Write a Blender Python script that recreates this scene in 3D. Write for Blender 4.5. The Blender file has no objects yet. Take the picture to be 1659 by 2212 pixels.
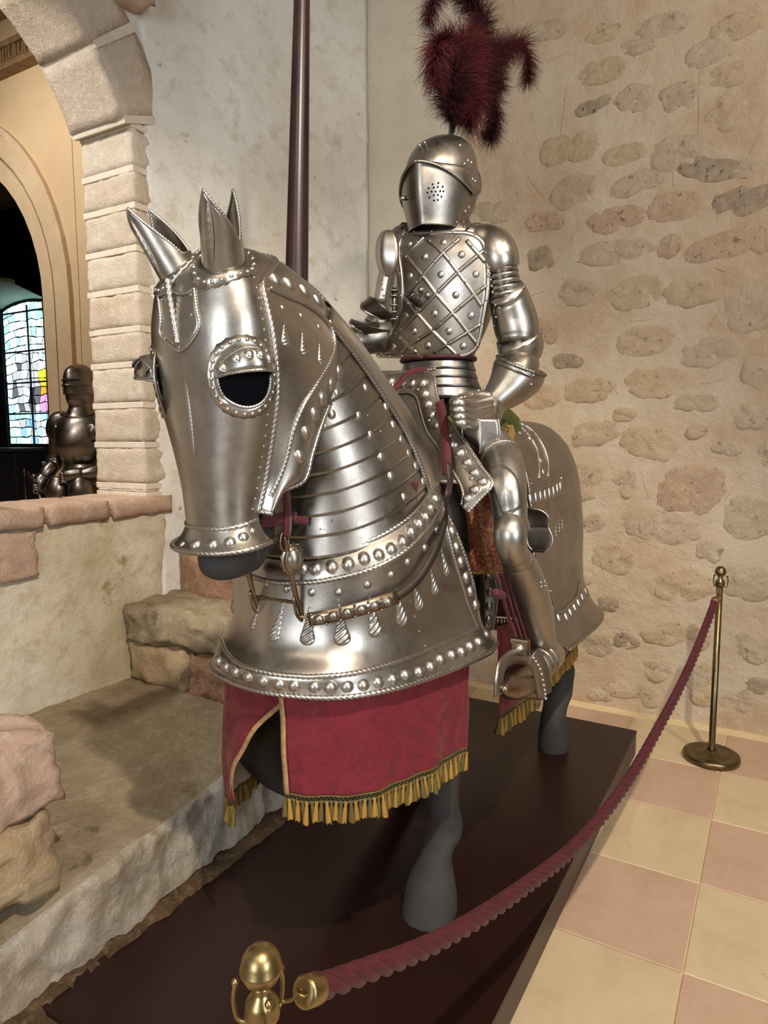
import bpy, bmesh, math, random
import numpy as np
from mathutils import Vector, Matrix, noise
from mathutils.bvhtree import BVHTree
random.seed(7)
SC = bpy.context.scene
COL = SC.collection
PI = math.pi
# ---------------------------------------------------------------- camera
FPX, CX, CY = 1485.0, 829.5, 1106.0
CAM = Vector((2.75, 1.09, 1.6))
def _cam_axes(yaw, pitch, roll):
    f = Vector((-math.cos(yaw)*math.cos(pitch), -math.sin(yaw)*math.cos(pitch), -math.sin(pitch)))
    r = f.cross(Vector((0, 0, 1))).normalized(); u = r.cross(f)
    c, s = math.cos(roll), math.sin(roll)
    return c*r+s*u, -s*r+c*u, f
AR, AU, AF = _cam_axes(math.radians(30), math.radians(6.2), math.radians(-.2))
cd = bpy.data.cameras.new('camera'); cam = bpy.data.objects.new('camera', cd); COL.objects.link(cam)
cd.sensor_fit = 'AUTO'; cd.sensor_width = 36; cd.lens = FPX/2212*36; cd.clip_start = .05; cd.clip_end = 100
cam.matrix_world = Matrix(((AR.x, AU.x, -AF.x, CAM.x), (AR.y, AU.y, -AF.y, CAM.y), (AR.z, AU.z, -AF.z, CAM.z), (0, 0, 0, 1)))
SC.camera = cam
SC.view_settings.view_transform = 'Standard'; SC.view_settings.look = 'None'
SC.view_settings.gamma = 1; SC.view_settings.use_curve_mapping = False
SC.view_settings.exposure = 0.0
# ---------------------------------------------------------------- world and lights
w = bpy.data.worlds.new('world'); SC.world = w; w.use_nodes = True
w.node_tree.nodes['Background'].inputs[0].default_value = (.80, .88, 1.0, 1)
w.node_tree.nodes['Background'].inputs[1].default_value = .5
def area(name, loc, target, size, power, col, sy=None):
    l = bpy.data.lights.new(name, 'AREA'); l.energy = power; l.color = col; l.size = size
    if sy: l.shape = 'RECTANGLE'; l.size_y = sy
    o = bpy.data.objects.new(name, l); COL.objects.link(o); o.location = loc
    o.rotation_euler = (Vector(target)-Vector(loc)).to_track_quat('-Z', 'Y').to_euler(); return o
def spot(name, loc, target, power, col, ang=60, blend=.5, r=.08):
    l = bpy.data.lights.new(name, 'SPOT'); l.energy = power; l.color = col; l.spot_size = math.radians(ang); l.spot_blend = blend; l.shadow_soft_size = r
    o = bpy.data.objects.new(name, l); COL.objects.link(o); o.location = loc
    o.rotation_euler = (Vector(target)-Vector(loc)).to_track_quat('-Z', 'Y').to_euler(); return o
WARM = (1.0, .87, .71); COOL = (.84, .92, 1.0)
spot('spot_key', (3.0, 2.2, 4.6), (1.2, -.4, 1.0), 760, WARM, 70, .6, .05)
spot('spot_wall', (1.2, 2.8, 4.6), (-1.3, .9, 2.7), 215, WARM, 95, .8, .12)
spot('spot_front', (4.2, .3, 4.5), (.6, -.6, .8), 60, WARM, 75, .7, .12)
spot('spot_far', (.8, -4.4, 4.6), (-1.3, -4.6, 2.6), 260, (1, .92, .80), 150, .8, .2)
spot('spot_arch', (2.4, -2.9, 4.2), (.2, -2.0, 2.0), 330, (1, .94, .86), 80, .8, .2)
area('daylight_window_side', (3.2, 4.55, 2.3), (0, -.6, 1.3), 1.3, 150, COOL, 2.2)
area('daylight_window_front', (6.6, .4, 2.4), (0, 0, 1.4), 1.6, 130, COOL, 2.4)
# ---------------------------------------------------------------- helpers
WM = {}
I4 = Matrix.Identity(4)
def link(o, parent=None, M=None):
    COL.objects.link(o); M = M or I4
    if parent is not None:
        o.parent = parent; o.matrix_parent_inverse = WM[parent.name].inverted()
    o.matrix_basis = M; WM[o.name] = M.copy()
    return o
def mesh(name, v, f, mats=None, smooth=True):
    me = bpy.data.meshes.new(name)
    v = np.asarray(v, dtype=float).reshape(-1, 3)
    me.from_pydata(v.tolist(), [], f); 
    if smooth: me.polygons.foreach_set('use_smooth', [True]*len(me.polygons))
    if mats is not None:
        for m in (mats if isinstance(mats, (list, tuple)) else [mats]): me.materials.append(m)
    me.update(); return me
def obj(name, v, f, mat, parent=None, smooth=True, M=None, **k):
    o = bpy.data.objects.new(name, mesh(name, v, f, mat, smooth)); link(o, parent, M)
    for a, b in k.items(): o[a] = b
    return o
def inst(name, me, parent, M, **k):
    o = bpy.data.objects.new(name, me); link(o, parent, M)
    for a, b in k.items(): o[a] = b
    return o
def thing(name, label, cat, loc=(0, 0, 0), group=None):
    o = bpy.data.objects.new(name, None); o.empty_display_size = .1; link(o, None, Matrix.Translation(loc))
    o['label'] = label; o['category'] = cat
    if group: o['group'] = group
    return o
def struct(o): o['kind'] = 'structure'; return o
class MB:
    def __init__(s): s.v = []; s.f = []
    def add(s, v, f):
        n = len(s.v); s.v += [tuple(p) for p in v]; s.f += [tuple(i+n for i in q) for q in f]; return s
    def box(s, x0, y0, z0, x1, y1, z1):
        return s.add([(x0,y0,z0),(x1,y0,z0),(x1,y1,z0),(x0,y1,z0),(x0,y0,z1),(x1,y0,z1),(x1,y1,z1),(x0,y1,z1)],
            [(0,3,2,1),(4,5,6,7),(0,1,5,4),(1,2,6,5),(2,3,7,6),(3,0,4,7)])
    def build(s, name, mat, parent=None, smooth=True, **k): return obj(name, s.v, s.f, mat, parent, smooth, **k)
def bevel(o, w=.004, seg=2):
    m = o.modifiers.new('bevel', 'BEVEL'); m.width = w; m.segments = seg; m.limit_method = 'ANGLE'; m.angle_limit = .6; return o
def thick(o, t=.004, off=-1):
    m = o.modifiers.new('solid', 'SOLIDIFY'); m.thickness = t; m.offset = off; return o
def ray(px, py): return (AF + AR*((px-CX)/FPX) - AU*((py-CY)/FPX))
def at(px, py, ax, val):                      # the point of the plane x/y/z = val that the photograph shows at this pixel
    d = ray(px, py); i = 'XYZ'.index(ax); t = (val-CAM[i])/d[i]; return CAM+d*t
def atp(px, py, p0, n):
    d = ray(px, py); n = Vector(n); return CAM + d*((Vector(p0)-CAM).dot(n)/d.dot(n))
def cr(P, k, closed=False):                   # dense Catmull-Rom through the points (first axis), k steps per span
    P = np.asarray(P, float); n = len(P)
    if n < 2: return P
    if closed: Q = np.concatenate([P[-1:], P, P[:2]]); m = n
    else: Q = np.concatenate([2*P[:1]-P[1:2], P, 2*P[-1:]-P[-2:-1]]); m = n-1
    out = []
    for i in range(m):
        a, b, c, d = Q[i], Q[i+1], Q[i+2], Q[i+3]
        for j in range(k):
            t = j/k
            out.append(.5*(2*b+(c-a)*t+(2*a-5*b+4*c-d)*t*t+(3*b-a-3*c+d)*t**3))
    if not closed: out.append(P[-1])
    return np.array(out)
def resample(P, n):
    P = np.asarray(P, float); L = np.concatenate([[0], np.cumsum(np.linalg.norm(np.diff(P, axis=0), axis=1))])
    s = np.linspace(0, L[-1], n); return np.stack([np.interp(s, L, P[:, i]) for i in range(P.shape[1])], 1)
def gridfaces(n, m, ct=False):
    f = []
    for i in range(n-1):
        for j in range(m if ct else m-1):
            a = i*m+j; b = i*m+(j+1) % m; f.append((a, b, b+m, a+m))
    return f
class Surf:                                   # a smooth sheet through a grid of points
    def __init__(s, G, ks=4, kt=4, ct=False, flip=False):
        G = np.asarray(G, float)
        if flip: G = G[:, ::-1]
        D = cr(G, ks) if ks > 1 else G
        D = np.swapaxes(D, 0, 1); D = cr(D, kt, ct) if kt > 1 else D; s.D = np.swapaxes(D, 0, 1).copy(); s.ct = ct
        s.n, s.m = s.D.shape[:2]; s.normals()
    def normals(s):
        ds = np.gradient(s.D, axis=0)
        if s.ct: dt = (np.roll(s.D, -1, 1)-np.roll(s.D, 1, 1))
        else: dt = np.gradient(s.D, axis=1)
        N = np.cross(ds, dt); L = np.linalg.norm(N, axis=2, keepdims=True); s.N = N/np.maximum(L, 1e-12); s._b = None
    def faces(s): return gridfaces(s.n, s.m, s.ct)
    def bvh(s):
        if s._b is None: s._b = BVHTree.FromPolygons([tuple(p) for p in s.D.reshape(-1, 3)], s.faces())
        return s._b
    def obj(s, name, mat, parent=None, th=.004, off=-1, **k):
        o = obj(name, s.D.reshape(-1, 3), s.faces(), mat, parent, **k)
        if th: thick(o, th, off)
        return o
    def sub(s, i0, i1, j0, j1, off=None):
        q = Surf.__new__(Surf); q.ct = s.ct and j0 == 0 and j1 >= s.m; q.D = s.D[i0:i1, j0:j1].copy()
        if off is not None: q.D = q.D+s.N[i0:i1, j0:j1]*np.asarray(off).reshape(-1, 1, 1)
        q.n, q.m = q.D.shape[:2]; q.normals(); return q
    def hit(s, px, py):
        h = s.bvh().ray_cast(CAM, ray(px, py).normalized())
        if h[0] is None: return None, None
        n = h[1]
        if n.dot(ray(px, py)) > 0: n = -n
        return h[0], n
    def near(s, p):
        h = s.bvh().find_nearest(p); return h[0], h[1]
def join_bvh(surfs):
    v = []; f = []
    for s in surfs:
        n = len(v); v += [tuple(p) for p in s.D.reshape(-1, 3)]; f += [tuple(i+n for i in q) for q in s.faces()]
    return BVHTree.FromPolygons(v, f)
class Multi:
    def __init__(s, surfs): s._b = join_bvh(surfs)
    def bvh(s): return s._b
    hit = Surf.hit
def trace(surf, pts, step=6, lift=0):         # lay a line of the photograph onto a real surface
    q = cr(pts, 8); L = np.linalg.norm(np.diff(q, axis=0), axis=1).sum(); q = resample(q, max(4, int(L/step)))
    P = []; N = []
    for a in q:
        h, n = surf.hit(*a)
        if h is not None: P.append(tuple(h+n*lift)); N.append(tuple(n))
    return np.array(P), np.array(N)
def mirp(P): P = np.array(P, float).copy(); P[..., 1] *= -1; return P
def frames(P, closed=False):
    P = np.asarray(P, float)
    T = np.roll(P, -1, 0)-np.roll(P, 1, 0) if closed else np.gradient(P, axis=0)
    T /= np.maximum(np.linalg.norm(T, axis=1, keepdims=True), 1e-9)
    up = np.array([0, 0, 1.]) if abs(T[0, 2]) < .9 else np.array([1., 0, 0])
    A = []; a = np.cross(T[0], up); a /= np.linalg.norm(a)
    for t in T:
        a = a-t*a.dot(t); a /= max(np.linalg.norm(a), 1e-9); A.append(a)
    A = np.array(A); return T, A, np.cross(T, A)
def tubegeo(P, r, seg=8, closed=False, cap=True):
    P = np.asarray(P, float); n = len(P); r = np.broadcast_to(np.asarray(r, float), (n,))
    T, A, B = frames(P, closed); th = np.arange(seg)*2*PI/seg
    V = P[:, None]+r[:, None, None]*(np.cos(th)[None, :, None]*A[:, None]+np.sin(th)[None, :, None]*B[:, None])
    f = gridfaces(n, seg, True)
    if closed: f += [((n-1)*seg+j, (n-1)*seg+(j+1) % seg, (j+1) % seg, j) for j in range(seg)]
    elif cap: f += [tuple(range(seg-1, -1, -1)), tuple((n-1)*seg+j for j in range(seg))]
    return V.reshape(-1, 3), f
def tube(name, P, r, mat, parent=None, seg=8, closed=False, k=0, **kw):
    if k: P = cr(P, k, closed); r = cr(np.asarray(r, float)[:, None], k)[:, 0] if np.ndim(r) else r
    v, f = tubegeo(P, r, seg, closed); return obj(name, v, f, mat, parent, **kw)
def ropegeo(P, r, lobes=3, pitch=1.9, seg=12, rings=5, depth=.34, closed=False):
    P = np.asarray(P, float); L = np.linalg.norm(np.diff(P, axis=0), axis=1).sum()
    sp = r*pitch; n = max(6, int(L/sp*rings)); Q = resample(P, n)
    T, A, B = frames(Q); th = np.arange(seg)*2*PI/seg; s = np.linspace(0, L, n)
    ph = 2*PI*s/(sp*lobes)
    R = r*(1-depth+depth*np.abs(np.cos(lobes/2*(th[None]-ph[:, None])))**.75)*1.06
    V = Q[:, None]+R[..., None]*(np.cos(th)[None, :, None]*A[:, None]+np.sin(th)[None, :, None]*B[:, None])
    return V.reshape(-1, 3), gridfaces(n, seg, True)+[tuple(range(seg-1, -1, -1)), tuple((n-1)*seg+j for j in range(seg))]
def rope(name, P, r, mat, parent=None, **k):
    v, f = ropegeo(P, r, **k); return obj(name, v, f, mat, parent)
def lathe(prof, seg=16):
    v = []; n = len(prof)
    for r, z in prof:
        for j in range(seg): v.append((r*math.cos(2*PI*j/seg), r*math.sin(2*PI*j/seg), z))
    f = gridfaces(n, seg, True)
    if prof[0][0] > 1e-6: f.append(tuple(range(seg-1, -1, -1)))
    if prof[-1][0] > 1e-6: f.append(tuple((n-1)*seg+j for j in range(seg)))
    return v, f
def basis(p, n, up=(0, 0, 1), sx=1, sy=1, sz=1):     # local z along n, local y as near to up as it gets
    n = Vector(n).normalized(); up = Vector(up); y = up-n*up.dot(n)
    if y.length < 1e-5: y = Vector((1, 0, 0))-n*n.x
    y.normalize(); x = y.cross(n)
    return Matrix(((x.x*sx, y.x*sy, n.x*sz, p[0]), (x.y*sx, y.y*sy, n.y*sz, p[1]), (x.z*sx, y.z*sy, n.z*sz, p[2]), (0, 0, 0, 1)))
def fract(x, y, z, o=4, s=1.0): return noise.fractal(Vector((x*s, y*s, z*s)), 1.0, 2.1, o)
# ---------------------------------------------------------------- materials
def nodes(name):
    m = bpy.data.materials.new(name); m.use_nodes = True; nt = m.node_tree; b = nt.nodes['Principled BSDF']; return m, nt, b
def mix(nt, fac, c1, c2):
    x = nt.nodes.new('ShaderNodeMix'); x.data_type = 'RGBA'
    for s, c in ((6, c1), (7, c2)):
        if hasattr(c, 'is_output'): nt.links.new(c, x.inputs[s])
        else: x.inputs[s].default_value = (*c, 1)
    if hasattr(fac, 'is_output'): nt.links.new(fac, x.inputs[0])
    else: x.inputs[0].default_value = fac
    return x.outputs[2]
def tex(nt, scale, detail=6, rough=.6, dist=0, kind='ShaderNodeTexNoise', vec=None, stretch=None):
    t = nt.nodes.new(kind); t.inputs['Scale'].default_value = scale
    if 'Detail' in t.inputs: t.inputs['Detail'].default_value = detail
    if 'Roughness' in t.inputs: t.inputs['Roughness'].default_value = rough
    if 'Distortion' in t.inputs: t.inputs['Distortion'].default_value = dist
    c = nt.nodes.new('ShaderNodeTexCoord'); o = c.outputs['Object']
    if stretch:
        mp = nt.nodes.new('ShaderNodeMapping'); mp.inputs['Scale'].default_value = stretch; nt.links.new(o, mp.inputs[0]); o = mp.outputs[0]
    nt.links.new(o, t.inputs['Vector']); return t.outputs[0]
def ramp(nt, fac, a, b, ca=(0, 0, 0), cb=(1, 1, 1)):
    r = nt.nodes.new('ShaderNodeValToRGB'); r.color_ramp.elements[0].position = a; r.color_ramp.elements[1].position = b
    r.color_ramp.elements[0].color = (*ca, 1); r.color_ramp.elements[1].color = (*cb, 1); nt.links.new(fac, r.inputs[0]); return r.outputs[0]
def bump(nt, b, h, strength=.3, dist=.01):
    n = nt.nodes.new('ShaderNodeBump'); n.inputs['Strength'].default_value = strength; n.inputs['Distance'].default_value = dist
    nt.links.new(h, n.inputs['Height']); nt.links.new(n.outputs[0], b.inputs['Normal'])
def srgb(r, g, b_):
    f = lambda c: (c/255/12.92) if c/255 < .04045 else ((c/255+.055)/1.055)**2.4
    return f(r), f(g), f(b_)
def stone(name, c1, c2, c3, scale=3, bs=40, bstr=.5, bd=.01, rough=.85, pit=None):
    m, nt, b = nodes(name)
    n1 = tex(nt, scale, 8, .65, .3); n2 = tex(nt, scale*4.3, 8, .7); n3 = tex(nt, bs, 8, .7)
    c = mix(nt, ramp(nt, n1, .35, .65), c1, c2)
    c = mix(nt, ramp(nt, n2, .5, .72), c, c3)
    if pit: c = mix(nt, ramp(nt, tex(nt, pit[0], 5, .6), pit[1], pit[1]+.06), c, pit[2])
    nt.links.new(c, b.inputs['Base Color']); b.inputs['Roughness'].default_value = rough
    b.inputs['Specular IOR Level'].default_value = .25
    h = nt.nodes.new('ShaderNodeMath'); h.operation = 'ADD'; nt.links.new(n3, h.inputs[0]); nt.links.new(n2, h.inputs[1])
    bump(nt, b, h.outputs[0], bstr, bd); return m
def plain(name, c, rough=.6, metal=0, bs=0, bstr=.2, c2=None, cs=6, spec=.5):
    m, nt, b = nodes(name); b.inputs['Base Color'].default_value = (*c, 1); b.inputs['Roughness'].default_value = rough; b.inputs['Metallic'].default_value = metal
    b.inputs['Specular IOR Level'].default_value = spec
    if c2: nt.links.new(mix(nt, ramp(nt, tex(nt, cs, 6, .6), .38, .66), c, c2), b.inputs['Base Color'])
    if bs: bump(nt, b, tex(nt, bs, 5, .6), bstr, .003)
    return m
def steel(name, c, c2, rough=.27, r2=.42, dark=None, dk=.62):
    m, nt, b = nodes(name); b.inputs['Metallic'].default_value = 1
    n1 = tex(nt, 7, 8, .65, .5); n2 = tex(nt, 60, 6, .7); n3 = tex(nt, 140, 4, .6)
    c_ = mix(nt, ramp(nt, n1, .35, .7), c, c2)
    if dark: c_ = mix(nt, ramp(nt, n2, dk, dk+.1), c_, dark)
    nt.links.new(c_, b.inputs['Base Color'])
    rr = nt.nodes.new('ShaderNodeMapRange'); rr.inputs['From Min'].default_value = .3; rr.inputs['From Max'].default_value = .7
    rr.inputs['To Min'].default_value = rough; rr.inputs['To Max'].default_value = r2
    nt.links.new(tex(nt, 14, 8, .7), rr.inputs['Value']); nt.links.new(rr.outputs[0], b.inputs['Roughness'])
    h = nt.nodes.new('ShaderNodeMath'); h.operation = 'MULTIPLY_ADD'; h.inputs[1].default_value = .25
    nt.links.new(n3, h.inputs[0]); nt.links.new(tex(nt, 11, 3, .5), h.inputs[2])
    bump(nt, b, h.outputs[0], .05, .012); return m
M_STEEL = steel('brushed_steel', (.45, .415, .37), (.345, .315, .275), .29, .42, (.16, .13, .10), .64)
M_STEEL_D = steel('dull_steel', (.34, .31, .275), (.255, .23, .20), .30, .46, (.10, .085, .07), .62)
M_STEEL_B = steel('bright_steel', (.47, .44, .40), (.36, .335, .30), .33, .46, (.14, .12, .1), .66)
M_BRONZED = steel('browned_steel', (.30, .22, .15), (.20, .15, .11), .26, .40, (.05, .035, .025), .62)
M_BLACKSTEEL = steel('blackened_steel', (.15, .135, .125), (.09, .08, .075), .28, .42)
M_BRASS = steel('brass', (.40, .295, .135), (.27, .195, .085), .28, .42, (.12, .07, .03), .66)
M_BRASS_D = steel('dark_brass', (.22, .165, .09), (.14, .105, .055), .24, .38, (.05, .03, .015), .64)  # darker brass tone, used for the full-length post
M_GREY = plain('dark_grey_horse', srgb(61, 59, 57), .72, 0, 30, .12, srgb(50, 48, 47), 5, .3)
M_DARK = plain('void_shade', (.004, .004, .005), .9)  # near-black standing in for shade in the unlit far room and helmet slit
M_PLATFORM = plain('dark_platform_top', srgb(40, 20, 17), .36, 0, 0, 0, srgb(34, 17, 14), 3, .3)
M_PLATSIDE = plain('platform_side', srgb(84, 70, 58), .55, 0, 0, 0, srgb(74, 60, 49), 3)
M_PLASTER_W = stone('white_plaster', srgb(232, 230, 222), srgb(220, 215, 204), srgb(200, 190, 172), 2.2, 26, .5, .012, .9, (9, .68, srgb(168, 150, 125)))
M_PLASTER_S = stone('smooth_plaster', srgb(214, 203, 184), srgb(206, 194, 174), srgb(200, 187, 166), 1.6, 30, .2, .006, .9)
M_PLASTER_R = stone('rubble_mortar', srgb(210, 194, 170), srgb(190, 162, 132), srgb(204, 186, 160), 1.7, 15, .85, .022, .92)
M_RUBBLE = [stone('rubble_stone_%d' % i, a, b, c, 7, 60, .9, .012, .92, (26, .60, d)) for i, (a, b, c, d) in enumerate([
    (srgb(204, 180, 148), srgb(190, 164, 132), srgb(210, 190, 160), srgb(166, 142, 114)), (srgb(200, 180, 152), srgb(188, 166, 138), srgb(208, 190, 164), srgb(160, 138, 114)),
    (srgb(184, 164, 138), srgb(158, 138, 116), srgb(196, 176, 150), srgb(104, 90, 76)), (srgb(198, 170, 142), srgb(184, 154, 126), srgb(206, 184, 156), srgb(146, 120, 96))])]
M_BLOCK = [stone('ashlar_%d' % i, a, b, c, 5, 70, .9, .012, .92) for i, (a, b, c) in enumerate([
    (srgb(222, 208, 188), srgb(210, 194, 172), srgb(230, 220, 204)), (srgb(216, 200, 180), srgb(206, 188, 166), srgb(228, 216, 198)), (srgb(218, 202, 180), srgb(204, 184, 160), srgb(228, 216, 198))])]
M_MORTAR = stone('mortar', srgb(216, 204, 186), srgb(204, 190, 170), srgb(224, 214, 198), 8, 50, .4, .008)
M_PINK = stone('pink_stone', srgb(207, 178, 157), srgb(194, 161, 139), srgb(216, 195, 174), 4, 55, .9, .014, .9)
M_RED = stone('reddish_rock', srgb(158, 116, 92), srgb(182, 144, 116), srgb(198, 168, 140), 6, 40, 1, .02, .9)
M_OCHRE = stone('ochre_rock', srgb(196, 166, 128), srgb(208, 184, 150), srgb(182, 158, 130), 4, 40, 1, .02, .9)
M_LEDGE = stone('worn_limestone', srgb(188, 170, 140), srgb(162, 143, 114), srgb(206, 190, 162), 3.4, 60, 1, .02, .9, (7, .64, srgb(140, 124, 100)))
M_LEDGE_F = stone('pale_broken_limestone', srgb(206, 196, 180), srgb(188, 170, 142), srgb(222, 214, 202), 5, 40, 1, .02, .9)
M_TAN = stone('tan_wall', srgb(206, 182, 148), srgb(196, 170, 136), srgb(202, 178, 146), 1.2, 20, .2, .006, .85)
M_TANB = stone('tan_ashlar', srgb(206, 184, 154), srgb(196, 172, 142), srgb(210, 188, 160), 1.5, 30, .2, .006, .85)
M_CARVED = stone('carved_frieze', srgb(150, 122, 86), srgb(126, 100, 70), srgb(172, 144, 106), 6, 40, .8, .02)
M_TILE_B = stone('beige_tile', srgb(203, 183, 149), srgb(190, 168, 134), srgb(201, 181, 149), 4, 90, .14, .003, .45, (11, .68, srgb(170, 144, 108)))
M_TILE_P = stone('pink_tile', srgb(191, 161, 137), srgb(181, 150, 126), srgb(192, 163, 140), 4, 90, .14, .003, .45, (13, .70, srgb(168, 130, 104)))
M_GROUT = stone('grout', srgb(226, 206, 164), srgb(216, 194, 150), srgb(222, 200, 158), 8, 60, .3, .004, .8)
M_PLASTER_P = stone('stained_plaster', srgb(222, 214, 196), srgb(200, 186, 156), srgb(186, 168, 134), 3.2, 30, .6, .012, .9, (6, .62, srgb(170, 150, 116)))
M_RUB_D = stone('dark_rubble', srgb(120, 92, 64), srgb(84, 62, 44), srgb(150, 126, 96), 8, 40, 1, .02)
M_CARVED_D = stone('dark_frieze_ground', srgb(70, 52, 40), srgb(52, 38, 30), srgb(84, 64, 48), 6, 40, .8, .02)
M_SHELL = stone('dim_room_stone', srgb(150, 134, 114), srgb(128, 112, 94), srgb(164, 148, 128), 1.2, 22, .5, .014)
# ---------------------------------------------------------------- setting
XB, YA = -1.35, -1.76                          # planes of the rubble wall and of the arch wall
# floor: a base slab with single tiles
fl = struct(MB().box(-1.6, -2.2, -.12, 7, 4.8, -.006).build('floor', M_GROUT, smooth=False))
T = .477; x0, y0 = .181, .910
tb, tp = [], []
for kind in (0, 1):
    h = T/2-.0022; b = .003
    v = [(-h, -h, -.02), (h, -h, -.02), (h, h, -.02), (-h, h, -.02), (-h, -h, -b), (h, -h, -b), (h, h, -b), (-h, h, -b), (-h+b, -h+b, 0), (h-b, -h+b, 0), (h-b, h-b, 0), (-h+b, h-b, 0)]
    f = [(0, 1, 5, 4), (1, 2, 6, 5), (2, 3, 7, 6), (3, 0, 4, 7), (4, 5, 9, 8), (5, 6, 10, 9), (6, 7, 11, 10), (7, 4, 8, 11), (8, 9, 10, 11)]
    (tb if kind == 0 else tp).append(mesh('tile', v, f, M_TILE_B if kind == 0 else M_TILE_P, False))
for i in range(-4, 14):
    for j in range(-4, 8):
        x = x0+(i+.5)*T; y = y0+(j-.5)*T
        if x+T/2 > 6.9 or x-T/2 < XB-.25 or y+T/2 > 4.7: continue
        inst('tile', (tp if (i+j) % 2 == 0 else tb)[0], fl, Matrix.Translation((x, y, random.uniform(-.0008, .0008))))
# room shell behind and beside the viewer
def wallbox(name, *b, mat=M_PLASTER_R): return struct(MB().box(*b).build(name, mat, smooth=False))
wallbox('wall_front', 6.9, -2.3, 0, 7.1, 4.9, 5.4, mat=M_SHELL)
wallbox('wall_right', -1.6, 4.7, 0, 7.1, 4.9, 5.4, mat=M_SHELL)
wallbox('ceiling', -9.2, -14.4, 5.4, 7.1, 4.9, 5.5, mat=M_SHELL)
# rubble wall
def rough_sheet(name, P, n, m, amp, sc, mat, nrm, parent=None, oct_=4):    # bilinear patch between four corners with relief
    P = [np.array(p, float) for p in P]; v = []
    nv = Vector(nrm)
    for i in range(n):
        a = i/(n-1)
        for j in range(m):
            b = j/(m-1); p = (P[0]*(1-b)+P[1]*b)*(1-a)+(P[3]*(1-b)+P[2]*b)*a
            d = amp*fract(p[0], p[1], p[2], oct_, sc); v.append(tuple(Vector(p)+nv*d))
    return obj(name, v, gridfaces(n, m), mat, parent)
wb = struct(rough_sheet('wall_back', [(XB, -.95, -.05), (XB, 4.8, -.05), (XB, 4.8, 5.4), (XB, -.95, 5.4)], 130, 140, .012, 1.6, M_PLASTER_R, (1, 0, 0)))
sp = struct(rough_sheet('wall_back_plaster', [(XB+.004, -1.42, -.05), (XB+.004, -.72, -.05), (XB+.012, -.66, 5.4), (XB+.012, -1.42, 5.4)], 60, 20, .004, 1.4, M_PLASTER_S, (1, 0, 0)))
def stone_at(px, py, rw, rh, mi, parent, X=XB):
    c = at(px, py, 'X', X); d = (c-CAM).dot(AF); a = rw*d/FPX/.80; b = rh*d/FPX/.96
    sd = random.uniform(0, 50); rot = random.uniform(-.2, .2); v = []; S = 30; R = 8
    prof = [(1.18, -.030), (1.08, -.010), (1.0, -.002), (.9, .003), (.75, .0055), (.55, .007), (.35, .0075), (.15, .0075)]
    out = [1+.15*noise.noise(Vector((math.cos(t)*1.1+sd, math.sin(t)*1.1, sd)))+.11*noise.noise(Vector((math.cos(t)*3.2, math.sin(t)*3.2+sd, sd)))+.06*noise.noise(Vector((math.cos(t)*9, math.sin(t)*9+sd, sd))) for t in (2*PI*k/S for k in range(S))]
    for r, z in prof:
        for k in range(S):
            t = 2*PI*k/S; e = abs(math.cos(t))**.92*math.copysign(1, math.cos(t)); g = abs(math.sin(t))**.92*math.copysign(1, math.sin(t))
            y = a*r*e*out[k]; zz = b*r*g*out[k]; y, zz = y*math.cos(rot)-zz*math.sin(rot), y*math.sin(rot)+zz*math.cos(rot)
            wv_ = .012*fract(XB, c.y+y, c.z+zz, 4, 1.6)
            v.append((X+.001+z+wv_+.012*noise.noise(Vector((y*17+sd, zz*17, sd)))+.006*noise.noise(Vector((y*55+sd, zz*55, sd))), c.y+y, c.z+zz))
    v.append((X+.008+.012*fract(XB, c.y, c.z, 4, 1.6), c.y, c.z)); f = gridfaces(R, S, True)+[((R-1)*S+k, (R-1)*S+(k+1) % S, R*S) for k in range(S)]
    obj('stone', v, f, M_RUBBLE[mi], parent)
S4 = [(560,95,75,50,0),(985,20,75,50,1),(1050,115,55,50,0),(690,210,65,50,1),(515,240,60,28,2),(860,200,60,60,1),(1050,270,65,60,0),(370,420,55,55,0),(480,400,60,55,0),(640,430,70,40,0),(850,420,80,70,1),(980,490,95,48,2),(1130,490,42,40,1),(700,540,100,42,1),(440,580,75,60,1),(120,660,70,45,1),(330,700,70,38,3),(610,690,92,48,3),(840,640,90,58,3),(1130,610,110,55,2),(600,820,118,48,1),(820,800,42,42,3),(1040,790,125,52,3),(1195,780,36,50,3),(310,845,50,45,2),(455,980,65,50,1),(690,985,95,60,0),(910,975,82,60,0),(1150,1035,85,105,1),(330,1130,40,55,3),(720,1175,95,60,0),(990,1220,90,58,1),(415,1255,50,30,2),(770,1340,105,60,0),(500,1370,80,50,0),(310,1400,60,50,0),(930,1420,70,35,1),(1190,1300,55,70,1),(640,1470,40,25,0),(520,1540,80,50,1),(930,1535,35,30,3),(745,1580,90,65,0),(1150,1475,60,50,1),(1050,1600,45,30,1),(1205,1620,26,45,1),(470,1730,75,75,1),(640,1740,42,55,1),(910,1765,105,95,3),(470,1900,80,42,1),(780,1910,120,70,1),(1140,1880,75,90,1),(985,2010,40,45,1),(600,2040,70,60,0),(865,2150,95,75,0),(1140,2140,85,70,1),(465,2120,40,30,1),(700,0,60,30,1),(330,-60,80,40,1),(560,-50,60,35,0),(800,-80,80,45,1),(1090,-80,80,50,0)]
S2 = [(590,265,42,40,2),(850,405,85,55,0),(670,440,45,40,2),(535,450,60,60,1),(810,575,50,50,1),(1010,610,58,70,1),(1262,470,72,70,1),(1290,650,60,38,2),(640,668,60,38,0),(760,690,60,45,1),(1040,700,50,55,0),(1190,715,70,50,1),(540,690,50,28,1),(1010,430,40,50,0)]
for x, y, a, b, k in S4: stone_at(1000+.5424*x, 100+.5424*y, a*.5424, b*.5424, k, wb)
for x, y, a, b, k in S2: stone_at(1040+.46646*x, 1180+.46646*y, a*.46646, b*.46646, k, wb)
TM = MB()
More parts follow.
